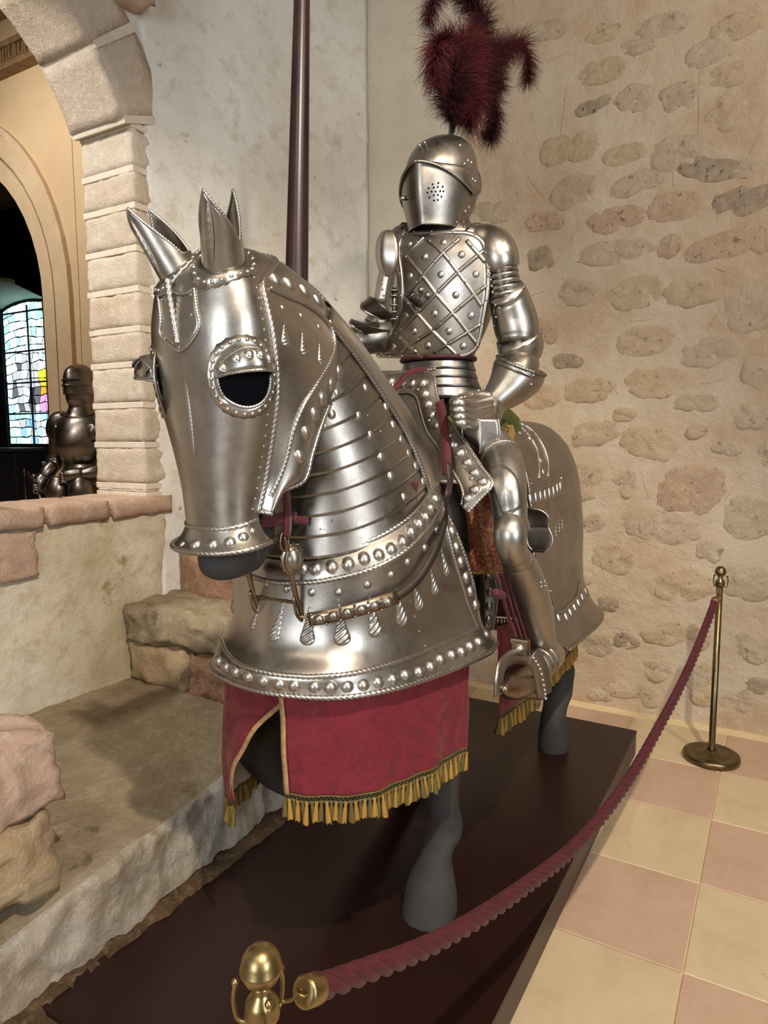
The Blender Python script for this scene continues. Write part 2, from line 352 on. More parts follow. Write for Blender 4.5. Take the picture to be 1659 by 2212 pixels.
for x0_, y0_, x1_, y1_ in ((415,150,390,370),(735,30,705,110),(595,180,570,290),(770,160,720,300),(945,90,935,420),(1060,0,1065,40),(835,450,840,560),(280,250,275,290),(1000,880,1050,900),(1030,1040,970,1130),(580,1320,620,1390),(950,1345,1040,1325),(710,1690,740,1800),(1120,1690,1040,1815),(660,1095,760,1085),(700,700,640,780),(440,740,430,790),(260,520,310,590),(210,560,225,620),(330,970,250,1000),(1140,430,1200,330),(330,60,440,20),(180,170,240,150),(560,1150,500,1200)):
    P = []
    for u in np.linspace(0, 1, 9):
        p = at(1000+.5424*(x0_+(x1_-x0_)*u), 100+.5424*(y0_+(y1_-y0_)*u), 'X', XB); P.append((XB+.0005+.012*fract(XB, p.y, p.z, 4, 1.6), p.y, p.z))
    v, f = tubegeo(P, [.001]+[.0032]*7+[.001], 6); TM.add(v, f)
TM.build('trowel_mark', M_PLASTER_R, wb, kind='stuff')
for i in range(150):                            # the wall goes on past the frame
    y = random.uniform(1.6, 4.5); z = random.uniform(.25, 5.1)
    if y < 2.2 and False: continue
    c = Vector((XB, y, z)); d = c-CAM; q = d.dot(AF); px = CX+FPX*d.dot(AR)/q; py = CY-FPX*d.dot(AU)/q
    if px < 1720 or i > 90: continue
    stone_at(px, py, random.uniform(30, 60), random.uniform(22, 40), random.choice((0, 1, 3)), wb)
# canted white plaster wall between pier and rubble wall
A = Vector((.20, YA, 0)); B = Vector((XB+.03, -1.375, 0)); nrm = Vector((-(B.y-A.y), (B.x-A.x), 0)).normalized()
if nrm.y < 0: nrm = -nrm
wc = struct(rough_sheet('wall_left_plaster', [(A.x, A.y, -.05), (B.x, B.y, -.05), (B.x, B.y, 5.4), (A.x, A.y, 5.4)], 150, 60, .010, 2.6, M_PLASTER_W, nrm, None, 5)); thick(wc, .05, -1)
# arch wall: spandrel with round arch
AX, AZ, ARD, WT = 1.17, 2.85, .88, .385
XJ = AX-ARD
rad = []; pts = [(XJ, 1.30)]+[(AX-ARD*math.cos(t), AZ+ARD*math.sin(t)) for t in np.linspace(0, PI, 33)]+[(AX+ARD, 1.30)]
outer = [(-.0, 1.30), (-.0, 2.85)]+[(x, 5.4) for x in np.linspace(-.0, 2.75, 31)]+[(2.75, 2.85), (2.75, 1.30)]
while len(outer) < len(pts): outer.insert(2, (-.0, 4))
outer = outer[:len(pts)]
RO = ARD+.30
def spandrel(name, mat):
    mb = MB()
    fr = [(XJ-.30, 1.3)]+[(AX-RO*math.cos(t), AZ+RO*math.sin(t)) for t in np.linspace(0, PI, 33)]+[(AX+RO, 1.3)]
    top = [(-.15 if i < 9 else (3.0 if i > 25 else -.15+(i-9)/16*3.15), 5.4 if 6 < i < 28 else (1.3+(5.4-1.3)*min(i, 34-i)/7)) for i in range(35)]
    n = len(fr)
    for Y in (YA-.004, YA-WT): mb.v += [(x, Y, z) for x, z in fr]+[(x, Y, z) for x, z in top]
    for s, o in ((0, 0), (1, 2*n)):
        for i in range(n-1):
            q = (o+i, o+n+i, o+n+i+1, o+i+1); mb.f.append(q if s else q[::-1])
    for i in range(n-1): mb.f.append((i, i+1, 2*n+i+1, 2*n+i))
    return struct(mb.build(name, mat, None, False))
wl = spandrel('wall_left', M_PLASTER_W)
wallbox('wall_left_room', 2.75, YA-WT, 0, 7, YA, 5.4, mat=M_SHELL)
def rough_block(name, x0, y0, z0, x1, y1, z1, mat, parent=None, seg=.035, amp=.006, sc=14, rnd=.012, mx=26, shape=None):
    nx, ny, nz = [max(3, min(mx, int((b-a)/seg)+1)) for a, b in ((x0, x1), (y0, y1), (z0, z1))]
    ax = [np.linspace(a, b, k) for a, b, k in ((x0, x1, nx), (y0, y1, ny), (z0, z1, nz))]
    idx = {}; v = []; f = []
    def vid(i, j, k):
        if (i, j, k) in idx: return idx[i, j, k]
        p = [ax[0][i], ax[1][j], ax[2][k]]
        e = [min(p[0]-x0, x1-p[0]), min(p[1]-y0, y1-p[1]), min(p[2]-z0, z1-p[2])]; c = [(x0+x1)/2, (y0+y1)/2, (z0+z1)/2]
        if shape: p = list(shape(p))
        s = sorted(e)[1]
        pull = rnd*max(0, 1-s/(rnd*1.6))
        q = Vector(p); d = (q-Vector(c)).normalized()
        q = q-d*pull+Vector([amp*fract(p[0]+7*a, p[1], p[2], 4, sc) for a in (0, 3, 5)])
        idx[i, j, k] = len(v); v.append(tuple(q)); return idx[i, j, k]
    for i in range(nx-1):
        for j in range(ny-1):
            f.append((vid(i, j, 0), vid(i, j+1, 0), vid(i+1, j+1, 0), vid(i+1, j, 0))); f.append((vid(i, j, nz-1), vid(i+1, j, nz-1), vid(i+1, j+1, nz-1), vid(i, j+1, nz-1)))
    for i in range(nx-1):
        for k in range(nz-1):
            f.append((vid(i, 0, k), vid(i+1, 0, k), vid(i+1, 0, k+1), vid(i, 0, k+1))); f.append((vid(i, ny-1, k), vid(i, ny-1, k+1), vid(i+1, ny-1, k+1), vid(i+1, ny-1, k)))
    for j in range(ny-1):
        for k in range(nz-1):
            f.append((vid(0, j, k), vid(0, j, k+1), vid(0, j+1, k+1), vid(0, j+1, k))); f.append((vid(nx-1, j, k), vid(nx-1, j+1, k), vid(nx-1, j+1, k+1), vid(nx-1, j, k+1)))
    return obj(name, v, f, mat, parent)
# jamb blocks: joints at the photographed heights on the far jamb
jz = [at(300, y, 'X', XJ)[2] for y in (1052, 962, 875, 786, 709, 622, 533, 439, 357, 260)]
lev = [1.30]+jz
for k in range(len(lev)-1):
    z0, z1 = lev[k]+.016, lev[k+1]-.012
    rough_block('block', XJ-.28, YA-WT, z0, XJ, YA+.006, z1, M_BLOCK[k % 3], wl, .022, .007, 16, .010)
mj = MB()
for z in lev: mj.box(XJ-.27, YA-WT-.003, z-.014, XJ-.003, YA+.004, z+.018)
bevel(mj.build('mortar', M_MORTAR, wl, False, kind='stuff'), .004)
# voussoirs around the arch
t0 = math.asin(min(1, max(-1, (lev[-1]-AZ)/ARD))); nv_ = 8
for k in range(nv_):
    a0 = t0+(PI-t0)*k/nv_+.012; a1 = t0+(PI-t0)*(k+1)/nv_-.012
    def shp(p): 
        r, y, a = p; return (AX-r*math.cos(a), y, AZ+r*math.sin(a))
    rough_block('voussoir', ARD, YA-WT, a0, RO, YA+.008, a1, M_BLOCK[(k+1) % 3], wl, .05, .006, 14, .004, 12, shp)
mj = MB()
for k in range(nv_+1):
    a = t0+(PI-t0)*k/nv_
    q = []
    for r, da in ((ARD+.004, -.018), (ARD+.004, .018), (RO, .018), (RO, -.018)):
        for y in (YA-WT-.004, YA+.012): q.append((AX-r*math.cos(a+da), y, AZ+r*math.sin(a+da)))
    mj.add(q, [(0, 2, 4, 6), (1, 7, 5, 3), (0, 1, 3, 2), (2, 3, 5, 4), (4, 5, 7, 6), (6, 7, 1, 0)])
mj.build('arch_mortar', M_MORTAR, wl, False, kind='stuff')
# near jamb out of the frame
for k in range(4): rough_block('block', AX+ARD, YA-WT, 1.31+k*.38, AX+ARD+.3, YA+.006, 1.68+k*.38, M_BLOCK[k % 3], wl, .06, .006)
rough_block('corbel', .20, YA-.05, at(280, 26, 'Y', YA)[2], at(222, 0, 'Y', YA)[0], YA+.14, at(280, 26, 'Y', YA)[2]+.3, M_PINK, wl, .03, .014, 10, .03)
# parapet wall with cap stones
pw = struct(rough_sheet('parapet', [(2.75, YA, .3), (.16, YA, .3), (.16, YA, 1.215), (2.75, YA, 1.215)], 60, 120, .012, 3, M_PLASTER_P, (0, 1, 0), None, 5)); thick(pw, .4, -1)
edges = [.12, .52, .86, 1.6, 2.3]
for a, b in zip(edges, edges[1:]): rough_block('cap_stone', a+.004, YA-WT, 1.205, b-.004, YA+.035, 1.30, M_PINK, pw, .03, .008, 10, .016)
rough_block('cap_stone', 1.03, YA-.30, 1.305, 1.34, YA+.0, 1.45, M_OCHRE, pw, .03, .008, 9, .03)
rough_block('face_block', .905, YA-.1, .99, 1.65, YA+.02, 1.20, M_PINK, pw, .025, .012, 18, .01)
# ledge with broken front, steps
def ledge():
    v = []; nx = 190; prof0 = [(-1.80, 0), (-1.6, 0), (-1.4, 0), (-1.2, 0), (-1.05, 0), (-.95, 0), (-.88, 0)]
    for i in range(nx):
        x = .30+(3.2-.30)*i/(nx-1); e = -.58-.10*max(0, min(1, (1.3-x)/.6)); dz = -.06*max(0, min(1, (x-1.45)/.4))
        pr_ = [(y, .375) for y in np.linspace(-1.80, e-.20, 26)]+[(e-.2+.2*t/9, .375+dz*(t/9)**2-.012*(t/9)**3) for t in range(1, 9)]
        pr_ += [(e+.030*math.sin(t*PI/2/5), .362+dz-.03*(1-math.cos(t*PI/2/5))) for t in range(0, 6)]
        pr_ += [(e+.03+(-.535-e-.035)*t/14, .332+dz-(.332+dz-.02)*t/14) for t in range(1, 15)]
        for k, (y, z) in enumerate(pr_):
            top = max(0, min(1, (y-(e-.18))/.15))
            n1 = fract(x, y, z, 5, 4.2); n2 = fract(x, y+9, z*1.4, 4, 13)
            v.append((x+.016*top*n2, y+top*(.030*n1+.022*n2), z+(.008+.014*top)*n1+(.004+.008*top)*n2))
    return v, gridfaces(nx, len(pr_))
v, f = ledge(); lg = struct(obj('stone_ledge', v, f, M_LEDGE)); lg.data.materials.append(M_LEDGE_F)
m_ = len(v)//190
for p in lg.data.polygons:
    if p.vertices[0] % m_ > 33: p.material_index = 1
rough_block('rubble_course', .3, -.58, .01, 3.2, -.50, .128, M_RUB_D, lg, .03, .020, 16, .01, 90)
st = struct(MB().box(-.3, -1.75, .02, .40, -.62, .30).build('stone_step', M_OCHRE, smooth=False))
rough_block('step_stone', .10, -1.76, .58, .475, -.80, .775, M_LEDGE, st, .02, .024, 10, .03, 50)
rough_block('step_stone', .10, -1.76, .36, .465, -1.32, .585, M_OCHRE, st, .02, .022, 10, .025, 44)
rough_block('step_stone', .10, -1.33, .34, .47, -.78, .575, M_RED, st, .02, .026, 10, .03, 44)
rough_block('step_stone', -.55, -1.72, .70, .14, -.85, 1.02, M_RED, st, .03, .016, 7, .03, 30)
rough_block('step_stone', -.55, -1.68, 1.0, .10, -1.25, 1.26, M_OCHRE, st, .03, .016, 7, .03, 30)
# stump of a pillar in front, on the ledge
pl_ = thing('pillar_stump', 'broken pink stone pillar stump on the ledge at the photo edge', 'stone', (2.0, -.95, .375))
rough_block('pillar_block', 1.64, -1.45, .37, 2.5, -.565, .585, M_OCHRE, pl_, .017, .024, 10, .03, 50)
rough_block('pillar_block', 1.60, -1.45, .58, 2.45, -.60, .80, M_PINK, pl_, .017, .022, 11, .03, 50)
# far room
wallbox('floor_far_room', -8.5, -14, .3, 3.2, YA-WT, .5, mat=M_TANB)
wf = struct(MB().box(-1.65, -4.44, .5, XB-.002, YA-WT+.3, 5.4).build('wall_far', M_TAN, smooth=False))
FY, FZ, FR, FO = -6.38, 2.88, 1.47, 1.90
def ring_arch(name, r0, r1, xa, xb, mat, parent, zlow=.5, kmax=24):
    mb = MB(); prof = [(1, -1, zlow)]+[(math.cos(t), math.sin(t), None) for t in np.linspace(0, PI, kmax)]+[(-1, -1, zlow)]
    for c, s, z in prof:
        for r, x in ((r0, xa), (r1, xa), (r1, xb), (r0, xb)): mb.v.append((x, FY+r*c, z if z is not None else FZ+r*s))
    for i in range(len(prof)-1):
        for k in range(4): mb.f.append((4*i+k, 4*i+(k+1) % 4, 4*i+4+(k+1) % 4, 4*i+4+k))
    return mb.build(name, mat, parent, False)
ring_arch('arch_reveal', FR, FR+.16, -1.64, XB+.01, M_TANB, wf); ring_arch('arch_fillet', FR+.19, FO-.07, -1.62, XB+.02, M_TANB, wf); ring_arch('arch_moulding', FO-.06, FO, -1.6, XB+.05, M_TANB, wf)
ring_arch('arch_groove', FR+.1, FO-.02, -1.6, XB-.015, M_CARVED, wf)
sp_ = MB(); fr = [(-4.55, .5)]+[(FY+FO*.99*math.cos(t), FZ+FO*.99*math.sin(t)) for t in np.linspace(0, PI, 25)]+[(-8.2, .5)]
tp_ = [(-4.45, .5)]+[(-4.4 if i < 5 else -4.4-(i-5)/14*4.2 if i < 20 else -8.6, 5.4 if i >= 4 else FZ+(5.4-FZ)*i/4) for i in range(25)]+[(-8.6, .5)]
n = len(fr)
for X in (XB+.003, -1.62): sp_.v += [(X, y, z) for y, z in fr]+[(X, y, z) for y, z in tp_]
for o in (0, 2*n):
    for i in range(n-1): sp_.f.append((o+i, o+i+1, o+n+i+1, o+n+i))
sp_.build('spandrel', M_TAN, wf, False)
c0 = at(0, 110, 'X', XB); c1 = at(105, 95, 'X', XB)
mb = MB(); zc0, zc1 = 4.93, 5.10
mb.box(XB-.02, -8, zc0, XB+.06, -4.62, zc1); fz = mb.build('frieze', M_CARVED_D, wf, False); mb = MB(); mb.box(XB-.02, -8, zc0-.03, XB+.12, -4.62, zc0+.02); mb.box(XB-.02, -8, zc1-.02, XB+.12, -4.62, zc1+.03); mb.build('frieze_moulding', M_CARVED, wf, False)
mb = MB()
for k in range(40):
    y = -4.66-k*.046; h = random.uniform(.125, .15)
    mb.box(XB+.06, y-.030, zc0+.035, XB+.105+random.uniform(0, .015), y-.008, zc0+h); mb.box(XB+.06, y-.036, zc0+.03, XB+.112, y-.002, zc0+.05)
mb.build('carved_relief', M_CARVED, wf, False, kind='stuff')
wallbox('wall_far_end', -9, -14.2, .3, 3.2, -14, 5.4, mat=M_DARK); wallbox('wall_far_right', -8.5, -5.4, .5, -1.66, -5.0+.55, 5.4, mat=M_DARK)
wallbox('wall_far_left', 3.2, -14, .3, 3.4, YA-WT, 5.4, mat=M_TAN)
# ---------------------------------------------------------------- ornaments laid on a plate
def _dome(seg, prof):
    v, f = lathe(prof, seg); return v, f
_bv, _bf = lathe([(1.12, -.02), (1.10, .05), (.98, .02), (.95, .10), (.80, .36), (.5, .58), (.22, .66)], 16)
_bv.append((0, 0, .68)); n_ = len(_bv)-1
_bf = _bf[:-2]+[(6*16+j, 6*16+(j+1) % 16, n_) for j in range(16)]
BOSS = {}
def boss_mesh(mat):
    if mat.name not in BOSS: BOSS[mat.name] = mesh('boss', _bv, _bf, mat)
    return BOSS[mat.name]
def boss_at(p, n, r, parent, mat, ratio=1, up=(0, 0, 1), h=1, name='boss'):
    return inst(name, boss_mesh(mat), parent, basis(p, n, up, r, r*ratio, r*h))
def depth(p): return (Vector(p)-CAM).dot(AF)
def cv(L, sx, ox, oy): return [(ox+sx*q[0], oy+sx*q[1])+tuple(q[2:]) for q in L]
c1 = lambda L: cv(L, .33755, 240, 390)         # crops in which the photograph was measured
c2 = lambda L: cv(L, .45811, 340, 850)
c3 = lambda L: cv(L, .28032, 740, 280)
c4 = lambda L: cv(L, .40694, 800, 750)
cA = lambda L: cv(L, .39783, 440, 1450)
cB = lambda L: cv(L, .46646, 1040, 1180)
def bosses(surf, L, r, parent, mat, ratio=1, up=(0, 0, 1), mir=None, h=1, name='boss'):
    for q in L:
        p, n = surf.hit(q[0], q[1])
        if p is None: continue
        rr = (q[2] if len(q) > 2 else r)*depth(p)/FPX
        boss_at(p, n, rr, parent, mat, ratio, up, h, name)
        if mir is not None and p.y > mir:
            boss_at((p.x, -p.y, p.z), (n.x, -n.y, n.z), rr, parent, mat, ratio, (up[0], -up[1], up[2]), h, name)
_rv, _rf = lathe([(1, -.1), (1, .15), (.72, .6), (.35, .82)], 7)
def rivets_at(PN, r, parent, mat, name='rivets'):
    mb = MB()
    for p, n in PN:
        M = basis(p, n, (0, 0, 1), r, r, r); mb.add([tuple(M @ Vector(v)) for v in _rv], _rf)
    if mb.v: return mb.build(name, mat, parent, kind='stuff')
def rivets(surf, L, r, parent, mat, mir=None, name='rivets'):
    out = []
    for q in L:
        p, n = surf.hit(q[0], q[1])
        if p is None: continue
        out.append((p, n))
        if mir is not None and p.y > mir: out.append((Vector((p.x, -p.y, p.z)), Vector((n.x, -n.y, n.z))))
    rivets_at(out, r, parent, mat, name)
def along(L, step): 
    q = cr(L, 8); d = np.linalg.norm(np.diff(q, axis=0), axis=1).sum(); return resample(q, max(2, int(d/step)+1)).tolist()
def drop(surf, a, b, wpx, parent, mat, name='teardrop', kind='drop', mir=None, ridges=9, slant=1.1, flat=.5):
    R, Cn = 72, 13; V = []; ok = True; P = []; N = []
    for i in range(R):
        t = i/(R-1); p, n = surf.hit(a[0]+(b[0]-a[0])*t, a[1]+(b[1]-a[1])*t)
        if p is None: return
        P.append(p); N.append(n)
    W = wpx*depth(P[R//2])/FPX/2*(1.33 if kind == 'drop' else 1); L = (P[-1]-P[0]).length
    for i in range(R):
        t = i/(R-1)
        if kind == 'drop':
            w_ = .10+.90*max(0, (t-.08)/.92)**1.35 if t < .80 else math.sqrt(max(0, 1-((t-.80)/.20)**2))*(.10+.9*(.72/.92)**1.35+.16*(t-.80)/.2)
        else: w_ = max(.02, math.sin(PI*min(1, t*1.0))**.8)*(.55+.45*t if kind == 'leaf2' else 1)
        tan = (P[min(R-1, i+1)]-P[max(0, i-1)]).normalized(); lat = N[i].cross(tan).normalized()
        for j in range(Cn):
            x = -1+2*j/(Cn-1); h = math.sqrt(max(0, 1-x*x))*w_*W*flat
            h *= 1+.22*math.sin(2*PI*(ridges*t+slant*x*w_)) if t < .97 else 1
            p = P[i]+lat*(x*W*w_)+N[i]*(h+.0004-(.0015 if abs(x) > .99 else 0)); V.append(tuple(p))
    f = gridfaces(R, Cn); obj(name, V, f, mat, parent)
    if mir is not None and P[0].y > mir: obj(name, mirp(V), [q[::-1] for q in f], mat, parent)
def rope_px(surf, L, r, parent, mat, mir=False, name='rope_trim', step=5, lift=.6, closed=False):
    P, N = trace(surf, L, step)
    if len(P) < 4: return None
    P = P+N*r*lift
    o = rope(name, P, r, mat, parent)
    if mir: rope(name, mirp(P), r, mat, parent)
    return o
def rope3(P, r, parent, mat, mir=False, name='rope_trim', **k):
    rope(name, P, r, mat, parent, **k)
    if mir: rope(name, mirp(P), r, mat, parent, **k)
def ringpx(L, p0, n, K, front=None):
    P = [tuple(atp(x, y, p0, n)) for x, y in L]
    a, b = np.array(P[0]), np.array(P[1]); k = a[1]**2/(b[1]**2-a[1]**2); f0 = a+(a-b)*k; f0[1] = 0
    m = a.copy(); m[1] *= -1
    q = cr([tuple(m), tuple(f0)]+P, 6)[6:]
    return resample(q, K)
def fullring(h): return np.concatenate([h[::-1], mirp(h[1:])])       # half ring (front first, y >= 0) to a whole one
# ---------------------------------------------------------------- chanfron: the head plate
ch = thing('chanfron', 'polished steel horse face guard with ear sheaths and forehead shield', 'horse armour', (1.55, 0, 1.3))
FR_ = [(462, 549), (430, 556), (405, 585), (393, 650), (392, 730), (398, 800), (408, 860), (417, 930), (425, 1000), (432, 1060), (438, 1120), (440, 1140)]
HG = [(549, 563, .035), (556, 575, .088), (566, 615, .127), (582, 690, .147), (591, 750, .152), (597, 810, .152), (597, 860, .148), (590, 930, .131), (580, 1000, .112), (570, 1060, .099), (560, 1105, .092), (557, 1120, .090)]
G = []; NT = 7
HP = [at(x, y, 'Y', yy) for x, y, yy in HG]; FP = [at(x, y, 'Y', 0) for x, y in FR_]
HP[0] = Vector((1.485, .028, 2.012)); FP[0] = Vector((1.50, 0, 2.018)); FP[1] = Vector((1.60, 0, 2.006)); HP[1] = Vector((1.49, .085, 1.99))
for F_, H_ in zip(FP, HP):
    row = []
    for k in range(NT):
        t = k/(NT-1)*PI/2; s = math.sin(t)**.78; c = 1-math.cos(t)**.78
        row.append((F_.x+(H_.x-F_.x)*c, H_.y*s, F_.z+(H_.z-F_.z)*c))
    G.append(fullring(np.array(row)))
CH = Surf(G, 6, 6, flip=True)
if CH.N[CH.n//2, CH.m//2][0] < 0: CH.N *= -1
CH.obj('face_plate', M_STEEL, ch, .004, 0)
# flared lip
rim0 = np.array(G[-1]); rim1 = rim0.copy(); cen = np.array([1.59, 0, 0])
d = rim0-cen; d[:, 2] = 0
g2 = []
for t, o_, z in ((0, 0, 0), (.3, .004, -.012), (.65, .015, -.032), (1, .034, -.050)):
    r_ = rim0+d/np.linalg.norm(d, axis=1, keepdims=True)*o_; r_[:, 2] += z; g2.append(r_)
LIP = Surf(g2, 4, 6, flip=True); LIP.obj('lip_flange', M_STEEL, ch, .004, 0)
rope3(cr(rim0, 6)+np.array([0, 0, -.002]), .0062, ch, M_STEEL_B); rope3(cr(g2[-1], 6), .006, ch, M_STEEL_B)
bosses(LIP, c2([(118, 712, 9), (180, 714), (260, 712), (342, 703), (405, 678, 13), (450, 648, 9)]), 14.5, ch, M_STEEL_B, mir=None)
# cheek plate (both sides)
BE = [(560, 563, .026), (600, 580, .030), (640, 600, .034), (700, 650, .052), (735, 710, .080), (752, 765, .108), (748, 808, .122), (722, 850, .135), (692, 920, .140), (670, 990, .138), (662, 1030, .136), (640, 1043, .125), (615, 1055, .112), (590, 1075, .098), (568, 1112, .088)]
BP = [at(x, y, 'Y', yy) for x, y, yy in BE]; BP = np.array([tuple(p) for p in BP]); BP[0] = (1.475, .020, 2.016)
HQ = resample(cr(np.array([tuple(p) for p in HP[:-1]]), 6), 15); BQ = resample(cr(BP, 6), 15)
rows = []
for a in range(6):
    t = a/5; r_ = HQ*(1-t)+BQ*t; r_[:, 1] += .030*math.sin(PI*t)*np.clip(np.linspace(.5, 2, 15), 0, 1); rows.append(r_)
CK = Surf(np.swapaxes(np.array(rows), 0, 1), 6, 6)
if CK.N[CK.n//2, CK.m//2][1] < 0: CK.N *= -1
for sgn in (1, -1):
    q = CK.D.copy(); q[..., 1] *= sgn; o = obj('cheek_plate', q.reshape(-1, 3), CK.faces() if sgn > 0 else [g[::-1] for g in CK.faces()], M_STEEL, ch); thick(o, .004, 0)
rope3(CK.D[:, 0]+CK.N[:, 0]*.004, .0062, ch, M_STEEL_B, True)
rope3(CK.D[:, -1]+CK.N[:, -1]*.002, .0062, ch, M_STEEL_B, True)
rope3(CK.D[-1, :], .005, ch, M_STEEL_B, True)
# ridge strip over the poll between both cheek plates
k_ = [p for p in CK.D[:, -1] if p[2] > 1.88]; k_ = resample(np.array(k_), 24)
mid = k_.copy(); mid[:, 1] = 0; mid[:, 2] += .012
Surf([k_, (k_+mid)/2+np.array([0, 0, .008]), mid, mirp((k_+mid)/2+np.array([0, 0, .008])), mirp(k_)], 3, 1).obj('crest_ridge', M_STEEL, ch, .003, 0)
up_ = (1, 0, -.2)
bosses(CK, c1([(1045, 630), (1135, 660), (1235, 705), (1320, 770), (1400, 860), (1460, 980), (1478, 1110), (1455, 1230), (1405, 1310), (1350, 1400), (1300, 1500)])+[(661, 935, 14), (647, 987, 14)], 16, ch, M_STEEL_B, 1.3, (.6, .3, 1), .0)
rope_px(CK, [(581, 623), (615, 640), (655, 657), (689, 680), (713, 711), (721, 748), (709, 785), (682, 832), (652, 880), (632, 930), (618, 990), (604, 1030), (585, 1072)], .0055, ch, M_STEEL_B, True)
for a, b, c in (((610, 665), (613, 678), (616, 750)), ((650, 682), (652, 694), (657, 770)), ((688, 706), (689, 718), (693, 790))):
    bosses(CK, [(a[0], a[1], 8)], 8, ch, M_STEEL_B, mir=0); drop(CK, b, c, 27, ch, M_STEEL_B, mir=0)
ALLH = Multi([CH, CK])
rivets(CH, along([(549, 600), (562, 660), (571, 720), (578, 780), (580, 850), (574, 930), (563, 1000), (554, 1060), (545, 1100)], 22), .0042, ch, M_STEEL_B, 0)
# forehead shield with twisted spike
SHL = [(345, 640), (350, 690), (349, 722), (368, 745), (391, 760), (413, 742), (433, 706), (426, 665), (422, 624), (408, 634), (392, 637), (368, 632), (345, 640)]
P, N = trace(CH, SHL[:5]+[(391, 760)], 4); 
for seg_ in (SHL[:5], SHL[4:9], SHL[8:]): rope_px(CH, seg_, .0034, ch, M_STEEL_B, lift=1.1)
def patch_px(surf, L, lift, name, mat, parent, th=.002):    # a plate cut to a photographed outline, lying on a surface
    c = np.mean(L, axis=0); q = resample(cr(L, 6), 60); V = []
    for r in np.linspace(0, 1, 7)[1:]:
        for p in q:
            h, n2 = surf.hit(*(c+(p-c)*r))
            if h is None: V.append(V[-1]); continue
            n = n2; V.append(tuple(h+n*lift))
    h, n = surf.hit(*c); V.append(tuple(h+n*lift)); f = gridfaces(6, 60, True)+[((j+1) % 60, j, 360) for j in range(60)]
    o = obj(name, V, f, mat, parent); return thick(o, th, 0)
patch_px(CH, SHL[:-1]+[SHL[0]], .0018, 'forehead_shield', M_STEEL, ch, .003)
rivets(CH, c1([(328, 765), (340, 888), (350, 1010), (440, 1068), (533, 980), (517, 862), (515, 733)]), .0052, ch, M_STEEL_B)
a, n = CH.hit(378, 612); b, n2 = CH.hit(385, 742)
rope('twisted_spike', [tuple(a+n*.020), tuple(a*.75+b*.25+n*.017), tuple((a+b)/2+n*.012), tuple(b+n2*.002)], .0068, M_STEEL_B, ch, pitch=1.8, depth=.35)
drop(CH, (398, 795), (423, 1012), 17, ch, M_STEEL_B, 'nose_flute', 'leaf', ridges=24, slant=.9, flat=.45)
# eye guards
def eye(sg):
    p, n = CH.hit(532, 815); q, n2 = CK.hit(592+8, 812)
    c = Vector(p); nn = (n+Vector((0, .75, 0))).normalized()
    M = basis(c, nn, (.12, 0, 1)); Rg = 0
    fx = Matrix.Diagonal((1, sg, 1, 1))
    T = lambda x, y, z: tuple(fx @ (M @ Vector((x, y, z))))
    a_, b_ = .062, .072
    # lay the guard on the plates: a depth for each angle
    def base(t, k=1.0):
        x, y = a_*k*math.cos(t), b_*k*math.sin(t); o = M @ Vector((x, y, .12)); h = ALLH.bvh().ray_cast(o, -nn)
        z = (h[0]-c).dot(nn) if h[0] is not None else 0
        return x, y, max(z, -.03)
    th = np.linspace(0, 2*PI, 49)[:-1]; v = []
    for k, dz in ((1.16, .001), (1.0, .004), (.84, .005)):
        for i, t in enumerate(th):
            sc = 1+(.03*abs(math.sin(t*12)) if k > 1.1 else 0); x, y, z = base(t, k*sc); v.append(T(x, y, z+dz))
    fl = lambda F: F if sg > 0 else [g[::-1] for g in F]
    g = obj('eye_guard', v, fl(gridfaces(3, 48, True)), M_STEEL, ch); thick(g, .003, 0)
    PN = []
    for i in range(26):
        t = 2*PI*i/26; x, y, z = base(t, 1.05); PN.append((Vector(T(x, y, z+.004)), fx @ nn))
    rivets_at(PN, .0050, g, M_STEEL_B)
    # hood
    v = []; R, S = 9, 25; edge = []; bp = []
    for i in range(R):
        s = i/(R-1)
        for j in range(S):
            t = PI*(-.02+1.04*j/(S-1)); x, y, z = base(t, .86); sn = max(0, math.sin(t)); u = s
            yy = y*(1-u)+(.004+.010*sn)*u+.016*math.sin(PI*u)*sn; zz = z*(1-u*.0)+.046*sn**.7*math.sin(u*PI/2)+.004
            xx = x*(1-.03*u); v.append(T(xx, yy, zz))
            if i == R-1: edge.append(T(xx, yy, zz))
            if i == R-4 and j in (3, 7, 10, 13, 16, 20): bp.append((T(xx, yy, zz), T(xx, yy+.03, zz+.03)))
    h_ = obj('eye_hood', v, fl(gridfaces(R, S)), M_STEEL, ch); thick(h_, .003, 0)
    rope('hood_trim', edge, .0036, M_STEEL_B, h_); rope('hood_trim', v[3*S:4*S], .0026, M_STEEL_B, h_)
    for p_, q_ in bp: boss_at(p_, Vector(q_)-Vector(p_), .0105, h_, M_STEEL_B, 1.1)
    ed = [T(*(lambda x, y, z: (x, y, z+.006))(*base(t, .85))) for t in np.linspace(PI, 2*PI, 30)]
    rope('eye_rim', ed, .0036, M_STEEL_B, g)
    # near-black sheet laid on the plate, painted as the eye opening's shade
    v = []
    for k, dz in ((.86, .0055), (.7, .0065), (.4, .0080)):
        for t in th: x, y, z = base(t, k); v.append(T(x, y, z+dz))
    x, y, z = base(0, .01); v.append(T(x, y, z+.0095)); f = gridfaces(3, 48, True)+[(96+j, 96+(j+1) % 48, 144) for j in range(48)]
    obj('eye_opening_shade', v, fl(f), M_VOID, g)
M_VOID = plain('opening_shade', (.006, .006, .008), .95, spec=.02)  # near-black colour painted as shade inside eye openings and breath holes
eye(1); eye(-1)
